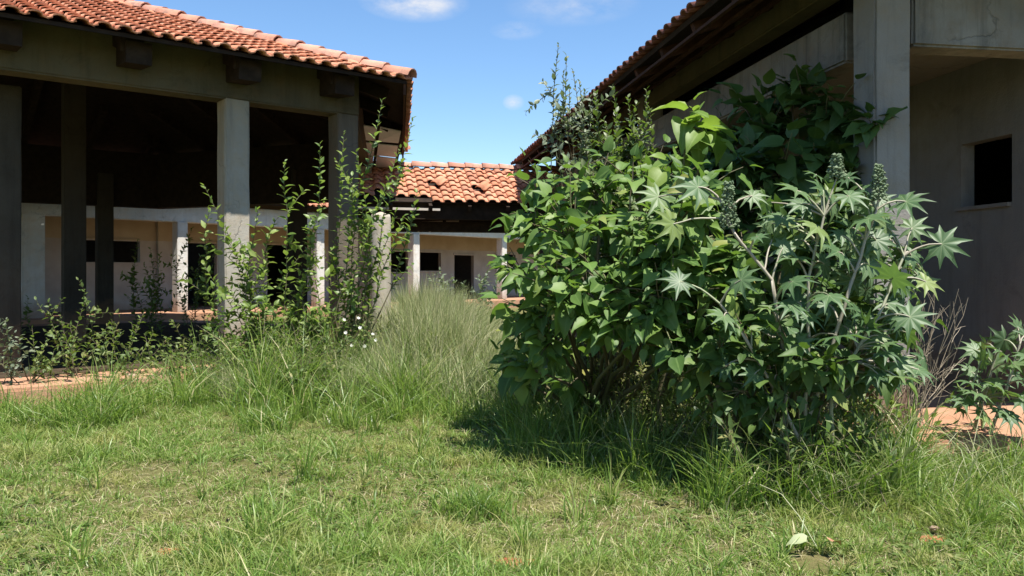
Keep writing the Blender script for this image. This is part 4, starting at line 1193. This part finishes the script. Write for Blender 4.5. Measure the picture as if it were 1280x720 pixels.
for (px, py, Y, tl, lab) in (
        (190, 385, 14.5, [(172, 300), (200, 318), (180, 330), (165, 345), (205, 345), (188, 312)], 'bushy weed standing in the sunlit courtyard seen through the pavilion'),
        (240, 395, 17.5, [(240, 285), (262, 300), (250, 320), (268, 330), (236, 335), (258, 310)], 'dark leafy bush beside the far white column, seen through the pavilion'),
        (90, 470, 9.2, [(45, 375), (75, 395), (98, 350), (120, 385), (135, 405), (70, 420), (110, 372), (88, 405)], 'tall leafy weed on the paved edge between the dark inner columns'),
        (10, 470, 8.6, [(-15, 390), (5, 400), (25, 420), (35, 440), (12, 430), (-5, 415)], 'grey-green bushy weed at the extreme left of the pavilion edge'),
        (165, 475, 9.4, [(140, 400), (165, 415), (190, 410), (210, 425), (180, 390), (150, 430)], 'low spreading weed before the pavilion floor edge, left of the sunlit column'),
        (235, 470, 9.6, [(215, 400), (240, 410), (260, 395), (225, 425), (205, 440)], 'thin upright weed just left of the sunlit column'),
        (60, 480, 8.75, [(40, 410), (60, 425), (85, 430), (70, 445), (50, 440), (95, 420)], 'low weed leaning over the front of the pavilion floor edge, far left'),
        (135, 480, 8.95, [(110, 420), (130, 430), (150, 415), (165, 440), (120, 445)], 'low weed leaning over the front of the pavilion floor edge, below the inner columns'),
        (205, 478, 9.1, [(185, 430), (205, 420), (225, 432), (240, 445), (195, 445)], 'low weed leaning over the front of the pavilion floor edge, nearest the sunlit column'),
        (560, 385, 26, [(535, 345), (550, 338), (565, 345), (580, 352), (545, 360)], 'pale bush before the far wall, left of the doorway'),
        (605, 385, 25, [(598, 345), (610, 340), (622, 352), (590, 362)], 'pale bush before the far wall, right of the doorway'),
        (50, 395, 15, [(35, 372), (60, 378), (85, 380), (20, 380)], 'low bush at the foot of the thick far column')):
    mt = M_greyleaf if ('grey-green' in lab or 'pale' in lab) else M_weed
    b = at(px, py, Y); b.z = 0.2 if Y < 10 and 'edge' in lab else 0.0
    big = Y > 20
    shoots('weed_bush', lab, 'weed', b, tips_at([(x, y, 0.15) for (x, y) in tl], Y), mt, OVATE, 0.20 if big else (0.11 if Y > 12 else 0.075), 0.06 if big else 0.032, 0, 0.12, 0.007, 3 if Y < 20 else 4)

# undergrowth below the castor and round the saplings
ug = [(800, 475, 6.6, 'fern', 'yellowish feathery weed in the shade below the broad-leaved bush'), (850, 470, 6.2, 'fern', 'yellowish feathery weed under the castor plant, nearest the bush'),
      (900, 470, 6.6, 'weed', 'leafy undergrowth below the left castor leaves'), (950, 480, 6.2, 'weed', 'leafy undergrowth at the foot of the castor stems, left side'),
      (1010, 490, 6.0, 'weed', 'leafy undergrowth right at the castor stems'), (1065, 500, 5.9, 'weed', 'leafy undergrowth before the corner column'),
      (1110, 500, 6.0, 'weed', 'leafy undergrowth at the foot of the corner column by the paving'), (890, 540, 5.8, 'weed', 'dark weed in the deepest shade before the castor plant'),
      (960, 550, 5.4, 'weed', 'dark low weed before the castor stems at the lawn edge'),
      (925, 505, 5.2, 'weed', 'leafy weed hiding the foot of the leftmost castor stem'), (985, 505, 5.05, 'weed', 'leafy weed in front of the middle castor stems'),
      (1045, 500, 5.1, 'weed', 'leafy weed in front of the right castor stems'), (1095, 510, 5.2, 'weed', 'leafy weed between the castor plant and the paving'),
      (760, 500, 6.9, 'weed', 'dark leafy weed in the hollow under the broad-leaved bush'), (690, 500, 7.2, 'weed', 'dark leafy weed under the left end of the broad-leaved bush')]
for (px, py, Y, k, lab) in ug:
    b = at(px, py, Y); b.z = 0.0
    tl = []
    for q in range(15):
        a = random.uniform(0, 6.28); rr = random.uniform(0.1, 0.6); h = random.uniform(0.3, 1.0) * (1.0 if py < 495 else 0.6)
        tl.append((Vector((b.x + rr * math.cos(a), b.y + rr * math.sin(a) * 0.6, h)), 0.2))
    fern = k == 'fern'
    shoots('undergrowth_plant', lab, 'weed', b, tl, M_fern if fern else (M_weed if px % 2 else M_shoot), LANCE, 0.055 if fern else 0.115, 0.016 if fern else 0.045, 0, 0.16, 0.004, 2 if fern else 1, sag=0.1)
for (px, Y, hmin, hmax, lab) in ((330, 9.1, 0.4, 0.9, 'tangled weed at the foot of the leafy saplings, nearest the sunlit column'), (385, 9.0, 0.4, 0.95, 'tangled weed below the slender sapling'),
                                 (430, 9.6, 0.5, 1.0, 'tangled weed at the foot of the pavilion corner column'), (470, 10.0, 0.4, 0.9, 'tangled weed at the foot of the worn round post'), (410, 8.3, 0.2, 0.55, 'low leafy weed at the front of the tangle, below the saplings'), (290, 9.0, 0.3, 0.7, 'tangled weed hiding the foot of the sunlit column'), (355, 8.5, 0.3, 0.75, 'tangled weed in front of the saplings'), (500, 9.3, 0.3, 0.8, 'tangled weed right of the round post, at the edge of the pale grass')):
    b = at(px, 340, Y); b.z = 0
    tl = [(Vector((b.x + random.gauss(0, .32), b.y + random.gauss(0, .25), random.uniform(hmin, hmax))), 0.2) for q in range(22)]
    shoots('tangled_weed', lab, 'weed', b, tl, random.choice((M_weed, M_shoot, M_fern)), random.choice((OVATE, LANCE)), 0.075, 0.028, 0, 0.25, 0.005, 4, sag=0.08)


# white-flowered weed
def flower_weed():
    b = at(450, 470, 9.6); b.z = 0
    T = shoots('flowering_weed', 'weed dotted with small white flowers near the worn round post', 'weed', b,
               [(at(px, py, 9.2 + random.uniform(-.3, .3)), 0.3) for (px, py) in ((428, 415), (440, 400), (455, 405), (448, 430), (470, 440), (435, 440), (462, 420), (447, 398), (425, 430))], M_weed, OVATE, 0.07, 0.05, 0, 0.1, 0.005, 1)
    for (px, py) in ((448, 398), (432, 416), (450, 410), (466, 418), (440, 432), (456, 433), (470, 425), (424, 480), (448, 506), (437, 448), (462, 452), (430, 400), (444, 455)):
        c = at(px, py, 8.95 + random.uniform(-0.1, 0.1)); V = [c]; Fc = []; n = 6
        nn = (Vector((0, -1, 0.8)) + rv(0.3)).normalized(); o = nn.orthogonal().normalized(); o2 = nn.cross(o)
        for q in range(n):
            a = 2 * math.pi * q / n
            for (r, da) in ((0.017, -0.35), (0.022, 0.0), (0.017, 0.35)):
                V.append(c + (o * math.cos(a + da) + o2 * math.sin(a + da)) * r + nn * 0.008)
            k = 1 + 3 * q; Fc += [(0, k, k + 1), (0, k + 1, k + 2)]
        part('flower', mesh_np('flower', np.array([tuple(v) for v in V]), Fc), M_flower, T)


flower_weed()


# dry twig bush by the grey wall
def dry_bush():
    b = Vector((3.05, 6.05, 0.2)); T = thing('dry_twig_bush', 'bare dry twiggy bush between the corner column and the grey wall', 'dry bush', b)
    P = Plant(T, M_straw, LANCE, M_straw)
    for q in range(30):
        tip = at(random.uniform(1140, 1215), random.uniform(350, 470), 6.1 + random.uniform(-.2, .3)); pts = curve(b + rv(0.06) * 1.0, tip, Vector((random.gauss(0, .08), 0, 0.05)), 7, 0.04); P.tube(pts, 0.004, 0.0018, 3)
        for k in range(4):
            i = random.randint(3, 6); e = pts[i] + ((pts[i + 1] - pts[i]).normalized() + rv(0.55)).normalized() * random.uniform(0.08, 0.24); P.tube(curve(pts[i], e, UP * 0.01, 3, 0.03), 0.0025, 0.0012, 3)
    P.stems('twigs'); T.children[0]['kind'] = 'stuff'


dry_bush()


# ------------------------------------------------------------------ grass
def blades(x, y, h, w, bend, zoff=None, bdir=None):
    n = len(x); z = gh(x, y) if zoff is None else zoff
    yaw = rng.uniform(0, 2 * np.pi, n); bd = rng.uniform(0, 2 * np.pi, n) if bdir is None else bdir
    sx = np.cos(yaw) * w / 2; sy = np.sin(yaw) * w / 2
    bx = np.cos(bd) * h * bend; by = np.sin(bd) * h * bend
    V = np.zeros((n, 7, 3), np.float32)
    for k, (t, ww) in enumerate(((0.0, 0.8), (0.4, 1.0), (0.75, 0.7))):
        cx = x + bx * t * t; cy = y + by * t * t; cz = z - 0.01 + h * t * (1 - 0.42 * np.minimum(bend, 1.9) * t)
        V[:, 2 * k, 0] = cx - sx * ww; V[:, 2 * k, 1] = cy - sy * ww; V[:, 2 * k, 2] = cz
        V[:, 2 * k + 1, 0] = cx + sx * ww; V[:, 2 * k + 1, 1] = cy + sy * ww; V[:, 2 * k + 1, 2] = cz
    V[:, 6, 0] = x + bx; V[:, 6, 1] = y + by; V[:, 6, 2] = z - 0.01 + h * (1 - 0.42 * np.minimum(bend, 1.9))
    tri = np.array([(0, 1, 3), (0, 3, 2), (2, 3, 5), (2, 5, 4), (4, 5, 6)])
    Fc = (tri[None] + (np.arange(n) * 7)[:, None, None]).reshape(-1, 3)
    return V.reshape(-1, 3), Fc


def vnoise(x, y, s, seed):
    r = np.random.default_rng(seed); g = r.random((64, 64)); fx = (x * s) % 63; fy = (y * s) % 63
    i = fx.astype(int); j = fy.astype(int); a = fx - i; b = fy - j; a = a * a * (3 - 2 * a); b = b * b * (3 - 2 * b); i1 = (i + 1) % 64; j1 = (j + 1) % 64
    return g[i, j] * (1 - a) * (1 - b) + g[i1, j] * a * (1 - b) + g[i, j1] * (1 - a) * b + g[i1, j1] * a * b


def in_pav(x, y):
    dx = x - HEX_C.x; dy = y - HEX_C.y; ok = np.ones(len(x), bool)
    for k in range(6):
        a = math.radians(60 * k) + A1 - math.radians(30); ok &= (dx * math.cos(a) + dy * math.sin(a)) < (HEX_R + 0.95) * math.cos(math.pi / 6)
    return ok


def in_right(x, y):
    dx = x - KC.x; dy = y - KC.y; s = dx * DR.x + dy * DR.y; r = dx * RR.x + dy * RR.y
    return (s > -0.74) & (r > -0.46)


SOIL = [at(648, 340, 3.86), at(425, 340, 3.88), at(1165, 340, 4.3), at(215, 340, 4.05)]
FALLEN = [(1.46, 3.98, 0.10), (1.6, 3.97, 0.06), (1.44, 3.85, 0.10), (1.57, 3.86, 0.07)]      # kept clear of tall blades: dead leaves lie here
SOIL_R = [0.11, 0.08, 0.08, 0.07]


def bare(x, y):
    k = np.zeros(len(x), bool)
    for p, r in zip(SOIL, SOIL_R): k |= ((x - p.x) / 1.3) ** 2 + (y - p.y) ** 2 < r * r * rng.uniform(0.35, 1.3, len(x))
    for (fx, fy, r) in FALLEN: k |= (x - fx) ** 2 + (y - fy) ** 2 < r * r
    return k


def scatter(n, ymin, ymax, xa, xb):
    """spread over the view wedge and a margin, denser where it is seen nearer"""
    u = rng.random(n); y = 1 / (1 / ymin + u * (1 / ymax - 1 / ymin)); x = rng.uniform(xa, xb, n) * (y + 0.8)
    return x, y


def tufted(cx, cy, per, rad):
    """blades gathered in tufts about the centres cx, cy; returns blade x, y, outward angle and the tuft number"""
    n = len(cx); k = np.repeat(np.arange(n), per); a = rng.uniform(0, 2 * np.pi, len(k)); r = np.abs(rng.normal(0, 1, len(k))) * rad[k]
    return cx[k] + r * np.cos(a), cy[k] + r * np.sin(a), a, k


def lawn():
    x, y = scatter(17500, 3.0, 13.0, -0.78, 0.78)
    nz = vnoise(x + 20, y + 3, 0.9, 3)
    keep = ~in_pav(x, y) & ~in_right(x, y) & (rng.random(len(x)) < 0.35 + 0.9 * nz)
    x2 = rng.uniform(-0.7, 0.7, 7500); y2 = rng.uniform(5.8, 9.6, 7500); x2 = x2 * y2; nz2 = vnoise(x2 + 20, y2 + 3, 0.9, 3); k2 = ~in_pav(x2, y2) & ~in_right(x2, y2)
    cx, cy, nz = np.concatenate([x[keep], x2[k2]]), np.concatenate([y[keep], y2[k2]]), np.concatenate([nz[keep], nz2[k2]])
    per = rng.integers(6, 30, len(cx)); rad = rng.uniform(0.02, 0.075, len(cx)); th = rng.gamma(4.5, 0.19, len(cx))
    x, y, a, k = tufted(cx, cy, per, rad)
    ok = ~bare(x, y); x, y, a, k = x[ok], y[ok], a[ok], k[ok]
    rightness = np.clip((x / y + 0.05) / 0.3, 0, 1) * np.clip((y - 4.0) / 2.0, 0, 1)
    h = (0.045 + 0.055 * rng.random(len(x))) * np.clip(th[k], 0.4, 2.2) * (0.6 + 0.9 * nz[k]) * (1 + 1.0 * rightness)
    V, Fc = blades(x, y, h, 0.0032 + 0.0038 * rng.random(len(x)), rng.uniform(0.2, 1.3, len(x)), bdir=a + rng.normal(0, 0.7, len(x)))
    o = part('lawn_grass', mesh_np('lawn_grass', V, Fc, True), M_grass, None, kind='stuff')
    o['label'] = 'short patchy green and straw lawn grass in the foreground'; o['category'] = 'grass'
    # straw litter and dead blades lying between the tufts
    x, y = scatter(42000, 3.0, 11.0, -0.78, 0.78); ok = ~in_pav(x, y) & ~in_right(x, y) & ~bare(x, y); x, y = x[ok], y[ok]
    V, Fc = blades(x, y, rng.uniform(0.03, 0.10, len(x)), 0.0025 + 0.003 * rng.random(len(x)), rng.uniform(1.2, 2.3, len(x)))
    o = part('straw_litter', mesh_np('straw_litter', V, Fc, True), M_litter, None, kind='stuff')
    o['label'] = 'matted straw and dead blades between the grass tufts'; o['category'] = 'grass'
    # small flat-leaved weeds among the grass
    x, y = scatter(2600, 3.2, 9.0, -0.75, 0.75); ok = ~in_pav(x, y) & ~in_right(x, y) & (vnoise(x + 5, y + 40, 1.3, 21) > 0.45); x, y = x[ok], y[ok]
    Vs = []; Fs = []; ve = []; k = 0
    for q in range(len(x)):
        sz = random.uniform(0.022, 0.055); zc = float(gh(x[q], y[q])) + random.uniform(0.01, 0.05)
        for m in range(random.randint(3, 6)):
            an = m * 2.1 + random.uniform(0, 1)
            A = np.array(leaf_frame((x[q] + random.gauss(0, 0.01), y[q] + random.gauss(0, 0.01), zc), (math.cos(an), math.sin(an), random.uniform(0, 0.7)), (0, 0, 1), sz))
            V, Fc, v = OVATE[m % 2]; Vs.append(V @ A[:3, :3].T + A[:3, 3]); Fs += [tuple(i + k for i in f) for f in Fc]; ve.append(v); k += len(V)
    o = part('lawn_weeds', mesh_np('lawn_weeds', np.concatenate(Vs), Fs, True, np.concatenate(ve)), M_weed, None, kind='stuff')
    o['label'] = 'small flat-leaved weeds scattered through the lawn'; o['category'] = 'weed'
    # taller, lusher grass: before the pavilion, towards the bushes and in clumps
    x, y = scatter(12500, 3.6, 12.5, -0.76, 0.76)
    px = x / y * 1000 + 640
    edge = np.interp(px, [-100, 0, 150, 280, 420, 560, 620, 700, 850, 1000, 1100, 1200, 1400], [7.0, 7.1, 7.4, 7.4, 7.0, 7.4, 7.2, 6.2, 5.4, 5.1, 5.1, 5.2, 5.2])
    nf = vnoise(x + 31, y + 9, 2.6, 8)
    d = np.clip((y - edge + 0.5) / 1.9 + (nf - 0.5) * 1.5, 0, 1)
    keep = ~in_pav(x, y) & ~in_right(x, y) & (rng.random(len(x)) < d * 0.95 + 0.015)
    cx, cy, d, nf = x[keep], y[keep], d[keep], nf[keep]
    per = rng.integers(8, 40, len(cx)); th = np.clip(rng.gamma(5, 0.2, len(cx)), 0.45, 2.0); rad = rng.uniform(0.02, 0.07, len(cx))
    x, y, a, k = tufted(cx, cy, per, rad)
    ok = ~in_pav(x, y) & ~in_right(x, y) & ~bare(x, y); x, y, a, k = x[ok], y[ok], a[ok], k[ok]
    h = (0.11 + 0.17 * rng.random(len(x))) * th[k] * (0.65 + 0.7 * nf[k]) * (0.55 + 0.6 * d[k])
    h = h * np.interp(x / y * 1000 + 640, [0, 150, 280, 400, 600, 760, 900, 1050, 1200], [1.05, 1.15, 1.9, 2.1, 1.4, 1.0, 0.85, 0.9, 0.75])
    V, Fc = blades(x, y, h, 0.0045 + 0.006 * rng.random(len(x)), rng.uniform(0.1, 1.25, len(x)), bdir=a + rng.normal(0, 0.8, len(x)))
    o = part('long_grass', mesh_np('long_grass', V, Fc, True), M_lush, None, kind='stuff')
    o['label'] = 'longer lush grass along the pavilion edge and round the bushes'; o['category'] = 'grass'


lawn()


def stalks():
    """fine pale seeding grass between the round post and the big bush, and thin in the courtyard"""
    n = 17000
    px = np.concatenate([rng.normal(540, 46, n), rng.uniform(430, 630, 9000), rng.uniform(270, 480, 7000)]); y = np.concatenate([rng.uniform(9.3, 13.5, n), rng.uniform(8.0, 14.5, 9000), rng.uniform(8.2, 9.4, 7000)])
    x = (px - 640) / 1000 * y; k = ~in_pav(x, y); x, y, px = x[k], y[k], px[k]
    h = rng.uniform(0.35, 0.85, len(x)) * np.interp(px, [300, 440, 500, 540, 590, 640], [1.0, 1.1, 1.75, 1.8, 1.5, 0.9]) * np.interp(y, [8.2, 9.3, 11], [0.55, 0.85, 1.0])
    V, Fc = blades(x, y, h, 0.004 + 0.004 * rng.random(len(x)), rng.uniform(0.05, 0.75, len(x)))
    o = part('seeding_grass', mesh_np('seeding_grass', V, Fc, True), M_pale, None, kind='stuff')
    o['label'] = 'tall pale seeding grass between the round post and the big bush'; o['category'] = 'grass'
    # courtyard grass
    n = 26000
    px = rng.uniform(-80, 720, n); y = 1 / rng.uniform(1 / 34, 1 / 12.5, n); x = (px - 640) / 1000 * y
    s = (x - FP.x) * WF.x + (y - FP.y) * WF.y
    k = ~in_pav(x, y) & (s < -1.05) & ~in_right(x, y); x, y = x[k], y[k]
    V, Fc = blades(x, y, rng.uniform(0.1, 0.34, len(x)), 0.009 + 0.012 * rng.random(len(x)), rng.uniform(0.2, 1.1, len(x)))
    o = part('courtyard_grass', mesh_np('courtyard_grass', V, Fc, True), M_grass, None, kind='stuff')
    o['label'] = 'rough grass of the courtyard before the long building'; o['category'] = 'grass'
    # rank shade grass round the foot of the castor stems and under the bush
    n = 620; px = np.concatenate([rng.uniform(870, 1150, 420), rng.uniform(640, 900, 200)]); cy = np.concatenate([rng.uniform(4.8, 6.0, 420), rng.uniform(6.0, 7.2, 200)]); cx = (px - 640) / 1000 * cy
    ok = ~in_right(cx, cy); cx, cy = cx[ok], cy[ok]; per = rng.integers(8, 26, len(cx)); th = np.clip(rng.gamma(6, 0.17, len(cx)), 0.5, 1.7)
    x, y, a, k = tufted(cx, cy, per, rng.uniform(0.02, 0.06, len(cx))); h = rng.uniform(0.16, 0.42, len(x)) * th[k]
    V, Fc = blades(x, y, h, 0.005 + 0.006 * rng.random(len(x)), rng.uniform(0.1, 1.0, len(x)), bdir=a)
    o = part('rank_grass', mesh_np('rank_grass', V, Fc, True), M_lush, None, kind='stuff')
    o['label'] = 'rank dark grass standing among the castor stems and under the bush'; o['category'] = 'grass'
    # long thin bents leaning out of the shade at the right
    n = 1500
    px = rng.uniform(640, 1270, n); y = np.interp(px, [640, 850, 1000, 1270], [7.2, 5.9, 5.2, 5.2]) + rng.uniform(-0.5, 1.6, n); x = (px - 640) / 1000 * y
    k = ~in_right(x, y); x, y = x[k], y[k]
    V, Fc = blades(x, y, rng.uniform(0.25, 0.8, len(x)), 0.004 + 0.003 * rng.random(len(x)), rng.uniform(0.3, 1.4, len(x)))
    o = part('leaning_bents', mesh_np('leaning_bents', V, Fc, True), M_pale, None, kind='stuff')
    o['label'] = 'thin straw-coloured bents leaning out of the shaded grass'; o['category'] = 'grass'


stalks()


def tuft(px, py, n, h, spread, lab, mat=M_lush):
    Y = EYE * 1000 / (py - 340); c = at(px, py, Y)
    x = c.x + rng.normal(0, spread, n); y = c.y + rng.normal(0, spread, n)
    V, Fc = blades(x - c.x, y - c.y, h * rng.uniform(0.5, 1.1, n), 0.005 + 0.004 * rng.random(n), rng.uniform(0.15, 1.0, n), zoff=np.zeros(n))
    T = thing('grass_tuft', lab, 'grass', (c.x, c.y, float(gh(c.x, c.y))), 'grass tufts in the lawn')
    o = bpy.data.objects.new('blades', mesh_np('blades', V, Fc, True)); o.data.materials.append(mat); o['kind'] = 'stuff'; link(o, T)


tuft(592, 640, 700, 0.22, 0.10, 'dark dense grass tuft in the middle of the lawn')
tuft(285, 695, 500, 0.16, 0.09, 'bright green grass tuft low in the left half of the lawn')
tuft(430, 700, 420, 0.13, 0.10, 'broad low grass tuft at the lower middle edge of the lawn')
tuft(330, 545, 420, 0.30, 0.12, 'tall grass tuft at the lawn edge below the sunlit column')


# ------------------------------------------------------------------ small things on the lawn
def soil_patches():
    labs = ['largest bare red soil patch at the bottom middle of the lawn', 'bare red soil patch at the bottom of the lawn, left of the largest', 'bare red soil patch low on the right of the lawn', 'bare red soil patch low on the left of the lawn']
    for p, r, lb in zip(SOIL, SOIL_R, labs):
        bm = bmesh.new(); n = 18; c = bm.verts.new((p.x, p.y, float(gh(p.x, p.y)) + 0.012)); ring = []
        for k in range(n):
            a = 2 * math.pi * k / n; rr = r * random.uniform(0.85, 1.25); x = p.x + 1.3 * rr * math.cos(a); y = p.y + rr * math.sin(a); ring.append(bm.verts.new((x, y, float(gh(x, y)) - 0.004)))
        for k in range(n): bm.faces.new((c, ring[k], ring[(k + 1) % n]))
        o = part('soil_patch', bm_done(bm, 'soil_patch'), M_soil, None, kind='structure'); o['label'] = lb


soil_patches()


def fallen(name, lab, px, py, size, mat, tilt, yaw):
    Y = EYE * 1000 / (py - 340); c = at(px, py, Y); c.z = float(gh(c.x, c.y)) + 0.085
    V, Fc, ve = HEART[1]; M = leaf_frame(c, (math.cos(yaw), math.sin(yaw), -0.05), Vector((tilt, -0.35, 0.9)), size)
    A = np.array(M); W = V @ A[:3, :3].T + A[:3, 3]
    T = thing(name, lab, 'leaf', c); part('blade', mesh_np('blade', W, Fc, True, ve), mat, T)
    return T, c


T, c = fallen('fallen_leaf', 'pale dead leaf lying on the lawn with a long bent stalk', 1008, 690, 0.105, M_deadpale, 0.1, 2.9)
P = Plant(T, M_deadpale, LANCE, M_deadpale); P.tube([c + Vector((0.05, 0, -0.03)), c + Vector((0.0, 0.1, 0.09)), c + Vector((-0.05, 0.22, 0.17)), c + Vector((-0.14, 0.3, 0.2))], 0.0028, 0.002, 5); P.stems('stalk')
fallen('fallen_leaf', 'small curled brown dead leaf on the lawn, right of the pale one', 1040, 692, 0.085, M_deadbrown, -0.5, 0.7)


def stones():
    for (px, py, s, lab) in ((37, 489, 0.08, 'leftmost pale stone at the pavilion floor edge'), (60, 492, 0.06, 'second pale stone from the left at the pavilion floor edge'), (105, 494, 0.07, 'third pale stone along the pavilion floor edge'),
                             (165, 470, 0.05, 'small pale stone on the pavilion floor edge near the weeds'), (1168, 660, 0.02, 'small white pebble in the grass low on the right')):
        Y = EYE * 1000 / (py - 340) if py > 600 else (EYE - (0.2 if py < 480 else 0.03)) * 1000 / (py - 340)
        c = at(px, py, Y); bm = bmesh.new(); bmesh.ops.create_icosphere(bm, subdivisions=2, radius=1)
        for v in bm.verts: v.co = Vector((v.co.x * s * 1.3, v.co.y * s, v.co.z * s * 0.6)) * random.uniform(0.85, 1.12) + c
        o = part('stone', bm_done(bm, 'stone'), M_stone, None); o['label'] = lab; o['category'] = 'stone'; o['group'] = 'loose pale stones'


stones()
